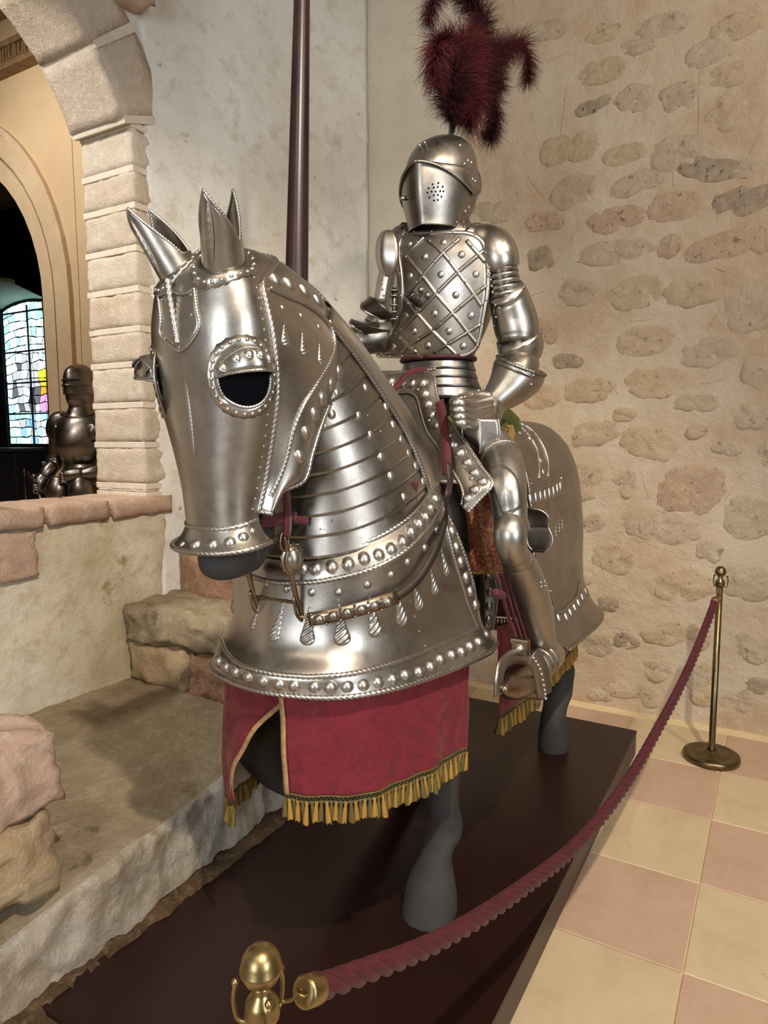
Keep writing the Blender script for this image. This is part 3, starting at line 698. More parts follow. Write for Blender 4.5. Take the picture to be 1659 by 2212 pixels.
# ear sheaths
def ear(sg):
    fx = Matrix.Diagonal((1, sg, 1, 1)); c = Vector((1.640, .067, 1.966)); A = Vector((.42, .30, .85)).normalized()
    X_ = (Vector((0, 1, 0))-A*A.y).normalized(); Y_ = A.cross(X_)     # X_ outwards, Y_ towards the nose or the mane
    if Y_.x < 0: Y_ = -Y_
    def pt(ph, s):
        # ph = 0 in front; tall front leaf and tall rear leaf, low on the outer side
        q = (ph+PI) % (2*PI)-PI; front = max(0, 1-abs(q+.1)/(1.9 if q > -.1 else 1.35))**(.62 if q > -.1 else 1)
        rear = max(0, 1-abs((ph-2.75+PI) % (2*PI)-PI)/1.25)
        h = .045+.126*max(front**.9, .92*rear**.85)
        z = s*h; tp = 1-.22*(z/.17)
        r = Vector(X_)*(-.044*math.sin(-ph)*tp)+Y_*(.046*math.cos(ph)*tp)
        return tuple(fx @ (c+r+A*(z-.03)))
    S, R = 64, 14; v = [pt(2*PI*j/S, i/(R-1)) for i in range(R) for j in range(S)]
    F = gridfaces(R, S, True); F = F if sg > 0 else [g[::-1] for g in F]
    e = obj('ear_sheath', v, F, M_STEEL, ch); thick(e, .003, 0)
    rim = [v[(R-1)*S+j] for j in range(S)]+[v[(R-1)*S]]
    rope('ear_trim', rim, .0034, M_STEEL_B, e)
    # twisted rib up the front leaf
    L = [Vector(pt(.15, s)) for s in np.linspace(.22, .93, 20)]; W = [math.sin(PI*i/19)**.7*.009+.0005 for i in range(20)]
    V = []; out = fx @ Y_
    for i, p in enumerate(L):
        for j in range(7):
            x = -1+2*j/6; V.append(tuple(p+(fx @ X_)*(x*W[i])+out*(.002+math.sqrt(max(0, 1-x*x))*W[i]*.6*(1+.3*math.sin(i*2.4+2*x)))))
    obj('ear_rib', V, gridfaces(20, 7), M_STEEL_B, e)
    # scalloped collar with rivets, fitted to the plate
    v = []; PN = []
    for k in (0.86, 1.0, 1.27):
        for j in range(60):
            t = 2*PI*j/60; kk = k*(1+(.035*abs(math.sin(t*10)) if k > 1.2 else 0)); r = X_*(.05*kk*math.sin(t))+Y_*(.056*kk*math.cos(t))
            o = c+r+A*.08; h = ALLH.bvh().ray_cast(o, -A, .25); p = h[0]+h[1]*(.004 if h[1].dot(A) > 0 else -.004) if h[0] is not None else c+r-A*.02
            v.append(tuple(fx @ p))
            if k == 1.0 and j % 3 == 0:
                kk = 1.15; r = X_*(.05*kk*math.sin(t))+Y_*(.056*kk*math.cos(t)); h = ALLH.bvh().ray_cast(c+r+A*.08, -A, .25)
                if h[0] is not None: nn = h[1] if h[1].dot(A) > 0 else -h[1]; PN.append((fx @ (h[0]+nn*.004), fx @ nn))
    k_ = obj('ear_collar', v, gridfaces(3, 60, True), M_STEEL, ch); thick(k_, .003, 0); rivets_at(PN, .0052, k_, M_STEEL_B)
ear(1); ear(-1)
# ---------------------------------------------------------------- crinet: the neck lames
cn = thing('crinet', 'steel neck guard of curved overlapping lames behind the face guard', 'horse armour', (1.15, 0, 1.3))
NR = [((1.392, 1.297), (.80, 1.50), .264), ((1.386, 1.40), (.855, 1.60), .240), ((1.388, 1.50), (.925, 1.695), .213), ((1.402, 1.60), (1.04, 1.785), .184), ((1.435, 1.70), (1.17, 1.888), .150), ((1.49, 1.80), (1.30, 1.968), .118)]
G = []
for (fx, fz), (bx, bz), w_ in NR:
    row = []
    for k in range(24):
        t = 2*PI*k/24; e = .82 if math.cos(t) > -.1 else 1.02; c = math.copysign(abs(math.cos(t))**e, math.cos(t)); s = math.copysign(abs(math.sin(t))**e, math.sin(t))
        row.append(((fx+bx)/2+(fx-bx)/2*c, w_*s, (fz+bz)/2+(fz-bz)/2*c))
    G.append(row)
NK = Surf(G, 12, 4, True)
if NK.N[10, 0][0] < 0: NK.N *= -1
nl = 10; per = (NK.n-1)//nl
for k in range(nl):
    i0, i1 = k*per, (k+1)*per+2; i1 = min(i1, NK.n)
    off = np.linspace(.0045, -.0005, i1-i0)
    NK.sub(i0, i1, 0, NK.m, off).obj('neck_lame', M_STEEL_D, cn, .003, 0)
# mane plates along the back of the neck
S_ = NK.m
j0, j1 = int(S_*.275), int(S_*.725)+1
q = NK.sub(0, NK.n-3, j0, j1, np.full(NK.n-3, .011)); q.obj('mane_plate', M_STEEL, cn, .003, 0)
MP = q
rope3(q.D[:, 0]+q.N[:, 0]*.003, .005, cn, M_STEEL_D); rope3(q.D[:, -1]+q.N[:, -1]*.003, .005, cn, M_STEEL_D)
NM = Multi([MP, NK])
bosses(NM, c2([(945, 105), (1000, 195), (1052, 298), (1098, 390), (1160, 490), (1075, 65), (1110, 150), (1145, 215), (1180, 285), (1215, 345), (1250, 420)])+[(726, 850, 10), (716, 896, 11), (700, 921, 9), (789, 838, 10)], 11, cn, M_STEEL_B, 1.2, mir=0.0)
rivets(NM, c2([(990, 105), (1050, 180), (1095, 310), (1140, 420), (1050, 35), (1090, 115), (1165, 265), (1190, 350), (1225, 455)]), .0042, cn, M_STEEL_B)
# ---------------------------------------------------------------- peytral: the chest armour
py = thing('peytral', 'flared steel chest armour of the horse with fluted teardrops', 'horse armour', (1.2, 0, .95))
K_ = 26
tn = lambda d: Vector((math.sin(math.radians(d)), 0, math.cos(math.radians(d))))
ringA = ringpx(c2([(750, 757), (850, 747), (950, 717), (1050, 677), (1130, 632), (1200, 580), (1260, 512), (1300, 445)]), (1.40, 0, 1.297), tn(24), K_)
ringB = ringpx(c2([(720, 893), (820, 880), (950, 850), (1070, 805), (1180, 740), (1260, 660), (1310, 590), (1345, 520)]), (1.425, 0, 1.235), tn(24), K_)
ringD = ringpx(c2([(740, 1337), (900, 1325), (1050, 1290), (1200, 1240), (1340, 1180), (1470, 1122), (1525, 1090)]), (1.45, 0, 1.03), tn(2), K_)
ringE = ringpx([(640, 1505), (740, 1508), (850, 1490), (960, 1455), (1040, 1421), (1062, 1408), (1074, 1390)], (1.49, 0, .98), tn(0), K_)
rC = (ringB*.42+ringD*.58); cx_ = np.array([[1.05, 0, 0]]); d = rC-cx_; d[:, 2] = 0; d /= np.linalg.norm(d, axis=1, keepdims=True); wt_ = (1-np.linspace(0, 1, K_)**2.2)[:, None]; rC = rC-d*(.034*wt_-.016*(1-wt_))
rC0 = (ringB*.76+ringD*.24)-d*(.020*wt_-.012*(1-wt_))
rD2 = ringD*.5+ringE*.5; rD2[:, 2] -= .004
GB = Surf([fullring(ringA), fullring(ringA*.5+ringB*.5+d*.006), fullring(ringB)], 6, 3)
PY = Surf([fullring(r) for r in (ringB-d*.006, rC0, rC, rC*.45+ringD*.55-d*.012*wt_, ringD, rD2, ringE)], 8, 3)
for s_ in (GB, PY):
    if s_.N[s_.n//2, s_.m//2][0] < 0: s_.N *= -1
GB.obj('gorget_band', M_STEEL, py, .004, 0); PY.obj('chest_plate', M_STEEL, py, .004, 0)
for r_, rr in ((ringA, .0066), (ringB, .0066), (ringE, .0072)): rope3(cr(fullring(r_), 3)+np.array([.002, 0, .002]), rr, py, M_STEEL_B, depth=.4)
rope3(PY.D[:, 0], .006, py, M_STEEL_B, True, depth=.4)
rope_px(PY, c2([(308, 1140), (318, 1190), (345, 1240), (400, 1285), (480, 1310), (600, 1330), (740, 1337), (900, 1325), (1050, 1290), (1200, 1240), (1340, 1180), (1505, 1108)]), .0066, py, M_STEEL_B)
rope_px(PY, c2([(1512, 1108), (1490, 1065), (1460, 990), (1430, 890), (1392, 770), (1362, 650), (1350, 600)]), .0052, py, M_STEEL_B, True)
bosses(GB, c2([(685, 825, 13), (748, 825, 15), (823, 818, 15), (900, 805, 15), (975, 780, 15), (1043, 760, 14), (1103, 735, 14), (1158, 697, 14), (1198, 650, 14), (1238, 612, 14), (1268, 580, 13), (1293, 540, 13), (1313, 495, 13), (1333, 450, 12)]), 14, py, M_STEEL_B, 1.05, mir=.02)
bosses(PY, c2([(245, 1180), (265, 1215), (290, 1260), (325, 1290), (370, 1315), (430, 1340), (500, 1360), (575, 1375), (645, 1380), (740, 1385), (815, 1387), (895, 1383), (970, 1375), (1040, 1360), (1110, 1345), (1170, 1325), (1235, 1310), (1290, 1285), (1335, 1250), (1390, 1230), (1435, 1215), (1475, 1190), (1515, 1170)]), 15.5, py, M_STEEL_B, .95, mir=.30)
bosses(PY, c2([(1550, 1130), (1525, 1062), (1500, 998), (1475, 935), (1455, 868), (1430, 795), (1410, 725), (1390, 650), (1375, 590)]), 13.5, py, M_STEEL_B, 1.1, mir=.2)
for a, b, wd in (((500, 935), (442, 1120), 46), ((605, 955), (545, 1172), 66), ((722, 970), (706, 1190), 80), ((855, 968), (873, 1190), 86), ((995, 930), (1032, 1150), 82), ((1115, 885), (1160, 1098), 70), ((1195, 850), (1240, 1020), 64), ((1280, 790), (1312, 950), 54), ((1328, 690), (1366, 862), 48)):
    drop(PY, c2([a])[0], c2([b])[0], wd*.458, py, M_STEEL_B, ridges=8, slant=1.6, flat=.55, mir=.2)
bosses(PY, c2([(515, 892), (610, 920), (728, 938), (855, 937), (990, 902), (1103, 855), (1180, 795), (1260, 728), (1313, 640)]), 10, py, M_STEEL_B, mir=.2)
rivets(PY, along(c2([(1190, 980), (1215, 1060), (1240, 1140), (1262, 1190)]), 26), .0042, py, M_STEEL_B, 0)
FS_ = Surf([[(.70, y, z) for y in np.linspace(.1, .7, 20)] for z in np.linspace(.7, 1.6, 20)], 1, 1)
FR2 = [(1030, 1056, 1222), (1028, 1068, 1245), (1030, 1074, 1285), (1036, 1070, 1325), (1050, 1064, 1360)]
fr = []
for l_, r_, y_ in FR2: fr.append([tuple(FS_.hit(l_+(r_-l_)*u, y_)[0]+Vector((.03*math.sin(PI*u), 0, 0))) for u in (0, .33, .67, 1)])
FK = Surf(fr, 5, 4)
if FK.N[3, 3][0] < 0: FK.N *= -1
FK.obj('side_plate', M_STEEL_D, py, .004, 0); rope3(FK.D[:, -1], .0055, py, M_STEEL_D)
bosses(FK, [(1054, 1250), (1058, 1280), (1056, 1310), (1055, 1338)], 8, py, M_STEEL_D, 1.5)
# ---------------------------------------------------------------- crupper: the rump armour
cp = thing('crupper', 'steel rump armour of the horse with studded bands', 'horse armour', (-.3, 0, .8))
CZ = [(1.672, .06, -.20), (1.652, .19, -.34), (1.585, .275, -.45), (1.48, .325, -.52), (1.36, .348, -.555), (1.20, .362, -.57), (1.05, .365, -.57), (.95, .375, -.58), (.87, .41, -.615), (.81, .455, -.66)]
G = []
for z, w_, xr in CZ:
    row = []; xf = .42 if z > 1 else .42-(1-z)*.9; cx0 = -.12
    for t in np.linspace(0, 1, 6)[:-1]: row.append((xf+(cx0-xf)*t, w_*(.97+.03*t), z))
    for k in range(9):
        t = k/8*PI/2; row.append((cx0+(xr-cx0)*math.sin(t)**.85, w_*math.cos(t)**.85, z+(.02 if z > 1.6 else 0)*0))
    h = np.array(row)[::-1]; G.append(np.concatenate([h[::-1], mirp(h[1:])]))
CP = Surf(G, 6, 4)
if CP.N[CP.n//2, 4][1] < 0: CP.N *= -1
CP.obj('rump_plate', M_STEEL_D, cp, .004, 0)
rope3(CP.D[-1], .0072, cp, M_STEEL, depth=.4); rope3(CP.D[:, 0], .006, cp, M_STEEL); rope3(CP.D[:, -1], .006, cp, M_STEEL)
rope_px(CP, c4([(735, 400), (810, 440), (870, 520), (890, 600), (893, 700)]), .005, cp, M_STEEL_B); rope_px(CP, c4([(760, 395), (850, 440), (910, 520), (938, 600), (940, 690)]), .005, cp, M_STEEL_B)
bosses(CP, c4([(845, 485), (882, 540), (903, 605), (917, 665), (790, 455)]), 7, cp, M_STEEL_B, 1.3)
rope_px(CP, c4([(810, 740), (900, 710), (1010, 672)]), .005, cp, M_STEEL); rope_px(CP, c4([(810, 772), (900, 748), (1014, 705)]), .005, cp, M_STEEL)
rope_px(CP, c4([(840, 830), (930, 812), (1018, 772)]), .005, cp, M_STEEL)
bosses(CP, c4([(850, 808), (878, 802), (903, 795), (927, 788), (950, 778), (972, 770), (992, 755), (1008, 740)]), 8.5, cp, M_STEEL_B, 1.9)
rivets(CP, along(c4([(830, 742), (920, 716), (1005, 690)]), 12)+along(c4([(960, 930), (985, 1080), (1012, 1215), (1045, 1290), (1080, 1330)]), 27), .004, cp, M_STEEL_B)
rope_px(CP, c4([(1012, 745), (1010, 690)]), .004, cp, M_STEEL)
for a, b in (((980, 840), (985, 1025)), ((1000, 835), (1003, 1000)), ((1017, 810), (1018, 985))): drop(CP, c4([a])[0], c4([b])[0], 10, cp, M_STEEL_B, mir=0)
rope_px(CP, c4([(950, 1290), (975, 1380), (1000, 1412), (1050, 1370), (1090, 1325), (1110, 1240)]), .006, cp, M_STEEL)
bosses(CP, c4([(965, 1395), (1000, 1440), (1040, 1435), (1062, 1410), (1085, 1385), (1105, 1360), (1125, 1330), (1143, 1300), (1155, 1270)]), 9, cp, M_STEEL_B, 1.5)
# ---------------------------------------------------------------- the horse itself: one continuous dark grey body
def ring_loft(mb, R, seg=16):                  # R: (centre, axis a, axis b)
    V = []
    for c, a, b in R:
        for k in range(seg):
            t = 2*PI*k/seg; V.append(tuple(Vector(c)+Vector(a)*math.cos(t)+Vector(b)*math.sin(t)))
    n = len(R); mb.add(V, gridfaces(n, seg, True)+[tuple(range(seg-1, -1, -1)), tuple((n-1)*seg+j for j in range(seg))])
hs = thing('horse', 'life-size dark grey model horse standing on the dark platform', 'horse', (.35, 0, .12))
mb = MB()
def dense(R, k=5):
    A = np.array([list(c)+list(a)+list(b) for c, a, b in R], float); D = cr(A, k); return [(r[:3], r[3:6], r[6:]) for r in D]
# trunk along x
ring_loft(mb, dense([((1.30, 0, 1.20), (0, .06, 0), (.03, 0, .08)), ((1.24, 0, 1.22), (0, .18, 0), (.02, 0, .2)), ((1.05, 0, 1.24), (0, .25, 0), (0, 0, .30)), ((.75, 0, 1.26), (0, .28, 0), (0, 0, .33)), ((.35, 0, 1.27), (0, .30, 0), (0, 0, .32)), ((.05, 0, 1.29), (0, .29, 0), (0, 0, .30)), ((-.2, 0, 1.29), (0, .29, 0), (0, 0, .31)), ((-.42, 0, 1.27), (0, .24, 0), (0, 0, .26)), ((-.53, 0, 1.25), (0, .12, 0), (0, 0, .12))]), 20)
# neck, head
ring_loft(mb, dense([((1.0, 0, 1.40), (0, .20, 0), (.24, 0, -.20)), ((1.16, 0, 1.60), (0, .15, 0), (.20, 0, -.13)), ((1.30, 0, 1.78), (0, .105, 0), (.15, 0, -.07)), ((1.42, 0, 1.88), (0, .09, 0), (.10, 0, -.02))]), 16)
ring_loft(mb, dense([((1.49, 0, 1.97), (0, .05, 0), (.05, 0, 0)), ((1.52, 0, 1.90), (0, .088, 0), (.10, 0, .01)), ((1.545, 0, 1.75), (0, .10, 0), (.125, 0, .02)), ((1.55, 0, 1.60), (0, .088, 0), (.115, 0, .03)), ((1.565, 0, 1.46), (0, .068, 0), (.085, 0, .02)), ((1.565, 0, 1.38), (0, .064, 0), (.082, 0, .01)), ((1.575, 0, 1.325), (0, .064, 0), (.080, 0, 0)), ((1.58, 0, 1.295), (0, .052, 0), (.066, 0, 0)), ((1.582, 0, 1.280), (0, .028, 0), (.040, 0, 0))]), 18)
ring_loft(mb, dense([((1.47, 0, 1.45), (0, .04, 0), (.045, 0, .0)), ((1.49, 0, 1.37), (0, .050, 0), (.055, 0, .0)), ((1.52, 0, 1.315), (0, .050, 0), (.050, 0, 0)), ((1.53, 0, 1.285), (0, .034, 0), (.034, 0, 0))]), 14)
def limb_px(L, Y, flat=.9, yr=1.0):            # (px, py, half width in px) in the vertical plane y = Y
    R = []
    for q in L:
        c = at(q[0], q[1], 'Y', q[3] if len(q) > 3 else Y); r = q[2]*depth(c)/FPX; R.append((tuple(c), (r*1.05, 0, 0), (0, r*yr, 0)))
    return R
ring_loft(mb, dense([((1.05, .17, 1.25), (.17, 0, 0), (0, .10, 0)), ((1.03, .18, 1.05), (.12, 0, 0), (0, .09, 0)), ((.99, .19, .85), (.075, 0, 0), (0, .065, 0))]+limb_px([(948, 1630, 44), (955, 1690, 37), (957, 1735, 34), (962, 1775, 38), (957, 1805, 40), (944, 1838, 34), (938, 1866, 40), (932, 1900, 51), (930, 1935, 58), (928, 1962, 60), (926, 1976, 60)], .205)), 16)
# lifted right fore leg
ring_loft(mb, dense([((1.06, -.17, 1.25), (.17, 0, 0), (0, .10, 0)), ((1.13, -.18, 1.06), (.125, 0, 0), (0, .085, 0))]+limb_px([(586, 1505, 64), (562, 1560, 58), (556, 1605, 54), (576, 1648, 48), (622, 1694, 40), (690, 1722, 32), (750, 1722, 29), (800, 1718, 31), (845, 1712, 28), (885, 1716, 28), (912, 1722, 24)], -.175)), 14)
# hind legs: the near one as photographed, the off one a step ahead
hind = [((-.26, .17, 1.20), (.20, 0, 0), (0, .12, 0)), ((-.24, .18, 1.0), (.16, 0, 0), (0, .11, 0)), ((-.30, .19, .82), (.10, 0, .02), (0, .08, 0)), ((-.40, .2, .69), (.065, 0, .03), (0, .055, 0)), ((-.42, .2, .60), (.055, 0, .0), (0, .048, 0))]
ring_loft(mb, dense(hind+limb_px([(1212, 1440, 29), (1210, 1475, 28), (1206, 1500, 30), (1200, 1522, 27), (1196, 1545, 27), (1195, 1575, 31), (1195, 1605, 33), (1195, 1621, 33)], .215)), 14)
ring_loft(mb, dense([((c[0]+.30+.22*(1.2-c[2]), -c[1], c[2]), a, b) for c, a, b in hind]+[((.12, -.2, .45), (.036, 0, 0), (0, .034, 0)), ((.13, -.2, .33), (.04, 0, 0), (0, .038, 0)), ((.16, -.2, .26), (.036, 0, 0), (0, .036, 0)), ((.18, -.2, .19), (.052, 0, 0), (0, .05, 0)), ((.185, -.2, .121), (.062, 0, 0), (0, .06, 0))]), 14)
body = mb.build('body', M_GREY, hs)
m = body.modifiers.new('merge', 'REMESH'); m.mode = 'VOXEL'; m.voxel_size = .0105; m.use_smooth_shade = True
m = body.modifiers.new('soften', 'SMOOTH'); m.factor = .6; m.iterations = 5
# ---------------------------------------------------------------- platform
pf = thing('platform', 'low dark brown display platform under the model horse', 'platform', (.5, 0, 0))
PX0, PX1, PY0, PY1 = -.778, 1.773, -.528, .526
MB().box(PX0, PY0, .106, PX1, PY1, .12).build('top_board', M_PLATFORM, pf, False)
bevel(MB().box(PX0+.002, PY0+.002, .0, PX1-.002, PY1-.002, .106).build('side_panel', M_PLATSIDE, pf, False), .002)
# ---------------------------------------------------------------- red damask caparison under the chest armour
def damask(name, c1_, c2_, scale=9):
    m, nt, b = nodes(name)
    v = tex(nt, scale, 2, .4, 2.2); wv = nt.nodes.new('ShaderNodeTexVoronoi'); wv.inputs['Scale'].default_value = scale*.8
    c = nt.nodes.new('ShaderNodeTexCoord'); nt.links.new(c.outputs['Object'], wv.inputs['Vector'])
    a = nt.nodes.new('ShaderNodeMath'); a.operation = 'ADD'; nt.links.new(v, a.inputs[0]); nt.links.new(wv.outputs[0], a.inputs[1])
    s = nt.nodes.new('ShaderNodeMath'); s.operation = 'SINE'; k = nt.nodes.new('ShaderNodeMath'); k.operation = 'MULTIPLY'; k.inputs[1].default_value = 17
    nt.links.new(a.outputs[0], k.inputs[0]); nt.links.new(k.outputs[0], s.inputs[0]); f = ramp(nt, s.outputs[0], .25, .4)
    nt.links.new(mix(nt, f, c1_, c2_), b.inputs['Base Color'])
    r = nt.nodes.new('ShaderNodeMapRange'); r.inputs['To Min'].default_value = .42; r.inputs['To Max'].default_value = .62; nt.links.new(f, r.inputs[0]); nt.links.new(r.outputs[0], b.inputs['Roughness'])
    b.inputs['Sheen Weight'].default_value = .05; b.inputs['Specular IOR Level'].default_value = .3
    bump(nt, b, f, .12, .002); return m
M_RED_CL = damask('red_damask', srgb(112, 33, 44), srgb(103, 28, 39), 7)
M_LINING = plain('white_lining', srgb(200, 196, 184), .9, 0, 90, .2)
M_GOLD = plain('gold_fringe', srgb(172, 130, 50), .75, 0, 120, .4, srgb(146, 106, 40), 40)
M_OLIVE = plain('olive_fringe', srgb(104, 90, 40), .8, 0, 120, .4, srgb(82, 72, 34), 40)
M_BRAID = plain('tan_braid', srgb(176, 138, 96), .8, 0, 220, .9, srgb(146, 110, 74), 90)
cl = thing('chest_caparison', 'red damask horse cloth with gold fringe hanging below the chest armour', 'horse cloth', (1.2, 0, .7))
def inset(ring, k): 
    c = np.array([[1.0, 0, 0]]); d_ = ring-c; d_[:, 2] = 0; L = np.linalg.norm(d_, axis=1, keepdims=True); q = ring-d_/L*k; return q
ER = cr(ringE, 4); ER = ER[ER[:, 0] > .985]
def cloth(name, top, bot, n, mat, folds=.006, seed=0, parent=None):
    V = []; m_ = len(top)
    for i in range(n):
        t = i/(n-1)
        for j in range(m_):
            p = top[j]*(1-t)+bot[j]*t; u = j/(m_-1)
            nx = np.array([p[0]-1.0, p[1], 0]); nx /= np.linalg.norm(nx)
            f = folds*t*(math.sin(u*19+seed)+.6*math.sin(u*41+seed*2+t*2))+.004*fract(p[0], p[1], p[2], 2, 9)
            V.append(tuple(p+nx*f))
    o = obj(name, V, gridfaces(n, m_), mat, parent); thick(o, .002, 0); return np.array(V).reshape(n, m_, 3)
top = inset(ER, .030); top[:, 2] = .985
# right-hand panel of the photograph: from the slit round the near side
apex = atp(617, 1524, top[0], (1, 0, 0)); hem0 = atp(640, 1742, (1.47, .06, .7), (1, 0, 0)); hz = .712
tr = top[top[:, 1] > -.001]; tr = resample(tr, 60); i0 = int(np.argmin(np.abs(tr[:, 1]-.045))); tr = resample(tr[i0:], 56)
bo = inset(tr, .004).copy(); bo[:, 2] = hz
bo[0] = np.array([bo[0][0], bo[0][1]+.010, hz])
V1 = cloth('cloth_panel', tr, bo, 30, M_RED_CL, .005, .5, cl)
# left-hand flap, drawn back round the far side
tl = mirp(top); tl = np.concatenate([tr[:1]-[0, .003, 0], tl[np.abs(tl[:, 1]) > .03]]); tl = resample(tl, 56)
ph = [(508, 1736, -.150), (493, 1728, -.21), (491, 1712, -.27), (515, 1694, -.325), (545, 1668, -.35), (575, 1645, -.36)]
bl = np.array([tuple(at(x, y, 'Y', Y)) for x, y, Y in ph]); bl = resample(cr(bl, 8), 56)
edge = [(616, 1522, .03), (558, 1574, -.03), (528, 1626, -.08), (511, 1656, -.11), (505, 1690, -.13), (508, 1733, -.150)]
V = []; E3 = np.concatenate([tl[:1], cr(np.array([tuple(at(x, y, 'Y', Y)) for x, y, Y in edge]), 8)]); E3 = resample(E3, 30)
for i in range(30):
    t = i/29
    for j in range(56):
        u = j/55; p = tl[j]*(1-t)+bl[j]*t; e = E3[i]-(tl[0]*(1-t)+bl[0]*t); p = p+e*max(0, 1-u*2.2)
        p = p+np.array([math.sin(u*16+1)*.006*t, -.006*t*math.sin(u*23), 0]); V.append(tuple(p))
o = obj('cloth_panel', V, gridfaces(30, 56), M_RED_CL, cl); thick(o, .002, 1); V2 = np.array(V).reshape(30, 56, 3)
W = V2.copy(); cx3 = np.array([1.0, 0, 0]); dd = W-cx3; dd[..., 2] = 0; W = W-dd/np.linalg.norm(dd, axis=2, keepdims=True)*.005
obj('lining', W[:, 2:].reshape(-1, 3), gridfaces(30, 54), M_LINING, cl)
def band(name, P, w, mat, parent, side):       # narrow braid along an edge
    P = np.asarray(P); V = []
    for p in P: V += [tuple(p), tuple(p+np.array(side)*w)]
    o = obj(name, V, gridfaces(len(P), 2), mat, parent); thick(o, .004, 0)
band('braid', V1[:, 0]+np.array([.004, 0, 0]), .014, M_BRAID, cl, (0, 1, 0)); band('braid', E3+np.array([.004, 0, 0]), .012, M_BRAID, cl, (0, -.8, .6))
_tm = {}
def tassel_mesh(mat, k):
    if (mat.name, k) not in _tm:
        rnd = random.Random(k); v, f = [], []; S = 10
        for r, z in ((.30, 0), (.42, -.06), (.30, -.13), (.34, -.2), (.46, -.5), (.56, -.85), (.60, -1.0)):
            for j in range(S):
                t = 2*PI*j/S; q = r*(1+(.22 if j % 2 else -.1)*(1 if z < -.2 else 0)+rnd.uniform(-.1, .1)); v.append((q*math.cos(t), .8*q*math.sin(t), z*(1+(rnd.uniform(-.1, .06) if z < -.9 else 0))))
        _tm[mat.name, k] = mesh('tassel', v, gridfaces(7, S, True)+[tuple(range(S-1, -1, -1)), tuple(6*S+j for j in range(S))], mat)
    return _tm[mat.name, k]
def fringe(P, ln, step, parent, rnd, drop_=.012):
    P = np.asarray(P); L = np.linalg.norm(np.diff(P, axis=0), axis=1).sum(); n = max(2, int(L/step)); Q = resample(P, n)
    for i, p in enumerate(Q):
        a = Q[min(n-1, i+1)]-Q[max(0, i-1)]; ang = math.atan2(a[1], a[0]); s = ln*rnd.uniform(.9, 1.1)
        M = Matrix.Translation(p-np.array([0, 0, drop_])) @ Matrix.Rotation(ang, 4, 'Z') @ Matrix.Rotation(rnd.uniform(-.12, .12), 4, 'Y') @ Matrix.Rotation(rnd.uniform(-.14, .14), 4, 'X') @ Matrix.Diagonal((step*1.05, step*1.05, s, 1))
        inst('tassel', tassel_mesh(M_GOLD if i % 2 else M_OLIVE, rnd.randint(0, 3)), parent, M)
    mb = MB()                                    # the knotted heading: two cords and crossing threads
    for dz in (.002, -drop_): mb.add(*tubegeo(Q+np.array([0, 0, dz]), .0022, 5))
    R_ = resample(P, n*2)
    mb.add(*tubegeo(np.array([p+np.array([0, 0, .002 if i % 2 else -drop_]) for i, p in enumerate(R_)]), .0016, 5))
    mb.build('fringe_heading', M_OLIVE, parent, kind='stuff')
rd = random.Random(3)
fringe(V1[-1]+np.array([.003, 0, 0]), .052, .0118, cl, rd); fringe(V2[-1]-np.array([0, .002, 0]), .052, .0125, cl, rd)
# rear caparison below the rump armour
cr_ = thing('rump_caparison', 'red horse cloth with gold fringe hanging below the rump armour', 'horse cloth', (-.35, 0, .6))
cz = CP.D[-14]; half = len(cz)//2
rt = resample(cz, 120); rt[:, 2] = .88; rt = inset(rt+np.array([1.2, 0, 0]), .03)-np.array([1.2, 0, 0]); rb = rt.copy(); rb[:, 2] = .685
ext = np.array([[.62, rt[0][1]-.05, .97], [.45, rt[0][1]-.03, .95], [.30, rt[0][1]-.005, .92]]); 
rt = np.concatenate([ext, rt, mirp(ext[::-1])]); rb = np.concatenate([ext*[1, 1, 0]+[0, .01, .66], rb, mirp(ext[::-1]*[1, 1, 0]+[0, .01, .66])]); rt = resample(rt, 130); rb = resample(rb, 130)
V3 = cloth('cloth_panel', rt, rb, 20, M_RED_CL, .007, 2, cr_); fringe(V3[-1], .055, .0165, cr_, rd)
# ---------------------------------------------------------------- bridle: cheek straps, bit, chain rein
M_LEATHER_R = plain('red_velvet', srgb(84, 11, 21), .75, 0, 200, .2, srgb(64, 8, 16), 30); M_LEATHER_R.node_tree.nodes['Principled BSDF'].inputs['Sheen Weight'].default_value = .1
M_LEATHER = plain('dark_leather', srgb(52, 36, 26), .6, 0, 60, .3, srgb(36, 25, 18), 20)
br = thing('bridle', 'red strap bridle with dark iron curb bit under the horse face guard', 'bridle', (1.5, .05, 1.2))
def strap(name, P, w, mat, parent, up=(0, 0, 1), th=.003):
    P = cr(np.asarray(P, float), 6); T, A, B = frames(P); V = []
    for p, t in zip(P, T):
        s = np.cross(t, np.array(up)); s /= max(1e-6, np.linalg.norm(s)); V += [tuple(p+s*w/2), tuple(p-s*w/2)]
    o = obj(name, V, gridfaces(len(P), 2), mat, parent); return thick(o, th, 0)
Y1 = .078
p_ = lambda x, y, Y=Y1: tuple(at(x, y, 'Y', Y))
strap('nose_strap', [p_(563, 1126, .084), p_(600, 1122, .084), p_(640, 1118, .086)], .030, M_LEATHER_R, br, (0, 1, 0))
strap('strap_end', [p_(635, 1122, .090), p_(648, 1124, .090), p_(664, 1128, .090)], .020, M_LEATHER_R, br, (0, 1, 0))
strap('cheek_strap', [p_(618, 1040, .11), p_(621, 1090, .09), p_(622, 1140, .088), p_(620, 1158, .086)], .024, M_LEATHER_R, br, (0, 1, 0))
